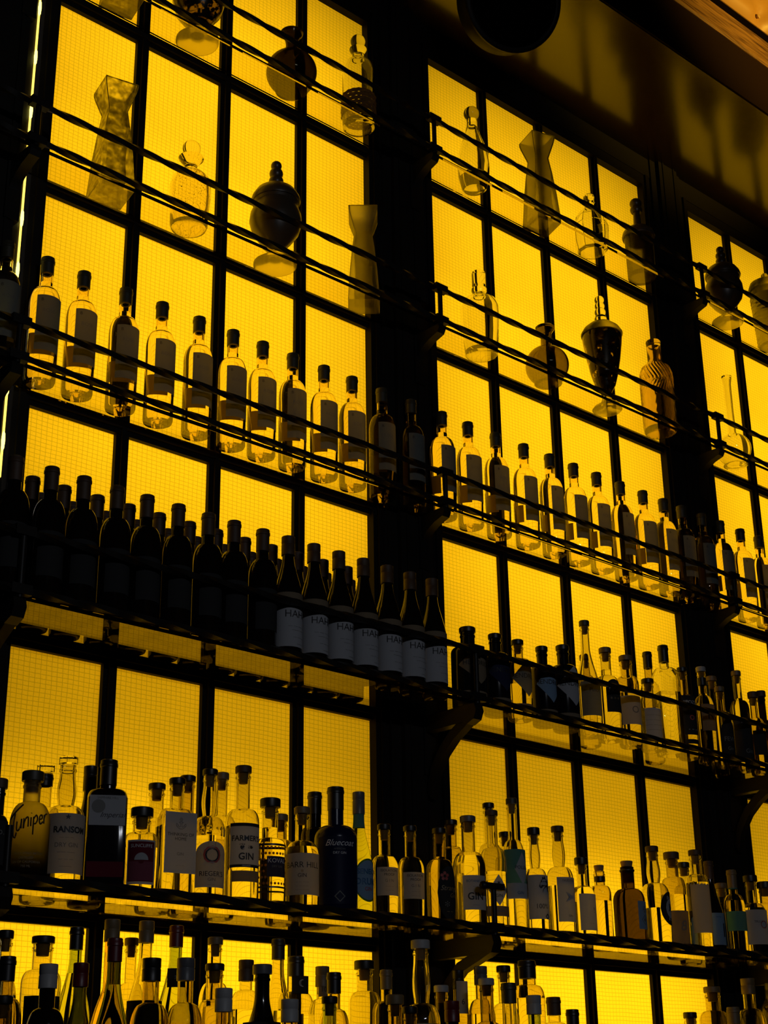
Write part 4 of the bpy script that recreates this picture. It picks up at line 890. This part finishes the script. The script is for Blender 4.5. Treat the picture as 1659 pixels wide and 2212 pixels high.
# stone urns with beaded finial and glass-like foot
def urn(label, loc, m, footm, s=1.0, group='lidded urns'):
    t = thing('lidded_urn', label, 'urn', loc, 0, group)
    MB().lathe([(r * s, z * s) for r, z in [(0, 0), (.052, 0), (.060, .004), (.060, .010), (.050, .018), (.024, .030), (.016, .042), (0, .042)]], 48).build('foot', footm, t, 40)
    MB().lathe([(r * s, z * s) for r, z in [(0, .0425), (.018, .0425), (.023, .050), (.045, .074), (.065, .103), (.0735, .135), (.071, .160), (.062, .184), (.060, .192), (.064, .199), (0, .199)]], 48).build('body', m, t, 40)
    MB().lathe([(r * s, z * s) for r, z in [(0, .1995), (.0675, .1995), (.0695, .206), (.067, .217), (.055, .237), (.037, .251), (.020, .259), (0, .260)]], 48).build('lid', m, t, 40)
    f = [(0, .2605)] + circ(.021, .271, -40, 42, 6) + circ(.0195, .297, -42, 46, 6) + circ(.0155, .323, -46, 85, 8) + [(0, .340)]
    MB().lathe([(r * s, z * s) for r, z in f], 32).build('finial', m, t, 60)
    return t
FOOTG = glassmat('honey alabaster foot', (.84, .82, .62), .25, 1.35)
urn('dark lidded urn with beaded finial and pale foot, second shelf in the left window', (.418, -.074, Z2), STONE, FOOTG, 1.0)
urn('dark lidded urn on the topmost shelf in the right window', (2.600, -.074, Z1), STONE, FOOTG, .98)
t = urn('flecked dark bowl urn cut by the top edge of the picture, left window', (.132, -.074, Z1), speckled('flecked dark glass', (.40, .33, .18), (.02, .015, .01), 60, .42, .5, .1), FOOTG, 1.0)
# dark jar with beaded finial near the pillar
lathed('lidded_jar', 'dark cylindrical jar with bead finial, topmost shelf before the right pillar', 'jar', (2.09, -.072, Z1),
       [(0, 0), (.046, 0), (.050, .006), (.051, .15), (.054, .17), (0, .17)], SMOKE2, shrink([(.050, .02), (.051, .15), (.05, .165)], .005, .01), None, 'body',
       parts=[('lid', [(0, .1705), (.058, .1705), (.060, .178), (.055, .196), (.040, .212), (.022, .222), (.014, .230), (.012, .285), (0, .285)], STONE), ('finial', [(0, .2855)] + circ(.022, .298, -35, 40, 6) + circ(.022, .326, -45, 85, 8) + [(0, .349)], STONE)])
# footed mercury glass urn with bubble finial
MU = speckled('mercury glass', (.80, .75, .55), (.025, .018, .010), 42, .44, .50, .04)
ft = thing('footed_urn', 'speckled footed urn with bubble finial, second shelf in the middle window', 'urn', (1.83, -.076, Z2))
MB().lathe([(0, 0), (.046, 0), (.050, .005), (.044, .014), (.020, .030), (.013, .050), (0, .050)], 48).build('foot', FOOTG, ft, 40)
ub = [(0, .0505), (.014, .0505), (.020, .065), (.034, .090), (.046, .135), (.056, .190), (.064, .245), (.067, .275), (.066, .285), (0, .285)]
MB().lathe(ub, 48).lathe(shrink(ub, .004, .07, .28), 48, flip=True).build('body', MU, ft, 40)
MB().lathe([(0, .2855), (.070, .2855), (.071, .292), (.060, .312), (.040, .330), (.020, .340), (0, .340)], 48).build('lid', SMOKE, ft, 40)
MB().lathe([(0, .3405)] + circ(.021, .352, -35, 40, 6) + circ(.019, .379, -45, 45, 6) + circ(.017, .404, -48, 45, 6) + circ(.0165, .429, -48, 85, 8) + [(0, .446)], 32).build('finial', CLEAR, ft, 60)
# faceted bottle
FB = [(0, .004), (.044, 0), (.054, .012), (.060, .055), (.061, .115), (.054, .150), (.036, .180), (.020, .200), (.016, .212), (.0165, .222), (.021, .226), (0, .227)]
t = thing('faceted_decanter', 'faceted clear decanter with knob stopper, topmost shelf in the middle window', 'decanter', (1.82, -.072, Z1), .2, 'stoppered decanters')
mb = MB().lathe(FB, 9).lathe(shrink(FB, .005, .02, .215), 9, flip=True); mb.build('body', CLEAR, t, 10)
MB().lathe([(0, .2275), (.011, .2275)] + circ(.020, .247, -60, 85, 8) + [(0, .267)], 10).build('stopper', CLEAR, t, 10)
# ribbed bottle
RB = [(0, .004), (.044, 0), (.054, .008), (.0565, .02), (.0575, .20), (.0565, .235), (.048, .262), (.030, .280), (.0245, .290), (.0245, .352), (.026, .372), (.024, .376), (0, .376)]
def spiral(a, z): return .0016 * math.cos(28 * a + 240 * z) if .03 < z < .265 else 0
RBp = []
for p, q in zip(RB, RB[1:]):
    n = 12 if q[1] - p[1] > .02 else 2
    RBp += [(p[0] + (q[0] - p[0]) * i / n, p[1] + (q[1] - p[1]) * i / n) for i in range(n)]
RBp.append(RB[-1])
t = thing('ribbed_bottle', 'spiral ribbed amber glass bottle on the second shelf, left of the right pillar', 'bottle', (2.115, -.076, Z2))
MB().lathe(RBp, 140, rib=spiral).lathe(shrink(RB, .005, .02, .37), 60, flip=True).build('body', glassmat('honey glass', (.93, .86, .70), .08, 1.4), t, 50)
# globe flask with long neck
GF = [(0, .006), (.030, .002), (.044, .004)] + circ(.062, .066, -60, 74, 16) + [(.0145, .135), (.013, .22), (.0135, .34), (.018, .372), (.019, .378), (.0165, .380), (0, .379)]
lathed('globe_flask', 'clear globe flask with long slim neck, second shelf in the right window', 'flask', (2.545, -.078, Z2), GF, CLEAR, shrink(GF, .003, .012, .375))
# ribbed lidded jar at the right edge
RJ = [(0, .004), (.044, 0), (.056, .010), (.062, .14), (.066, .22), (.064, .245), (0, .245)]
def hr(a, z): return .002 * math.cos(z * 420)
RJp = [(0, .004), (.044, 0), (.056, .010)] + [(.056 + .010 * i / 40, .010 + .21 * i / 40) for i in range(1, 41)] + [(.064, .245), (0, .245)]
t = thing('ribbed_jar', 'ring-ribbed glass jar with lid cut by the right edge, topmost shelf', 'jar', (2.895, -.074, Z1))
MB().lathe(RJp, 48, rib=hr).lathe(shrink(RJ, .006, .02, .24), 48, flip=True).build('body', SMOKE, t, 50)
MB().lathe([(0, .2455), (.068, .2455), (.070, .256), (.062, .278), (.040, .292), (.020, .300), (0, .302)], 48).build('lid', SMOKE, t, 40)
MB().lathe([(0, .3025)] + circ(.014, .314, -40, 85, 8) + [(0, .329)], 24).build('knob', SMOKE, t, 60)

# small height corrections measured on the photograph
for lb, k in (('ball stoppered decanter with', .94), ('tall ball stoppered', .95), ('teardrop', .94), ('decanter with cyl', .88), ('dark round-bodied', .86), ('olive round-bodied', .88), ('speckled footed', .965),
              ('spiral ribbed', .94), ('clear globe flask', .94), ('faceted clear', .88), ('dark cylindrical jar', .95)):
    for o in COL.objects:
        if o.get('label', '').startswith(lb): o.scale = (1, 1, k)
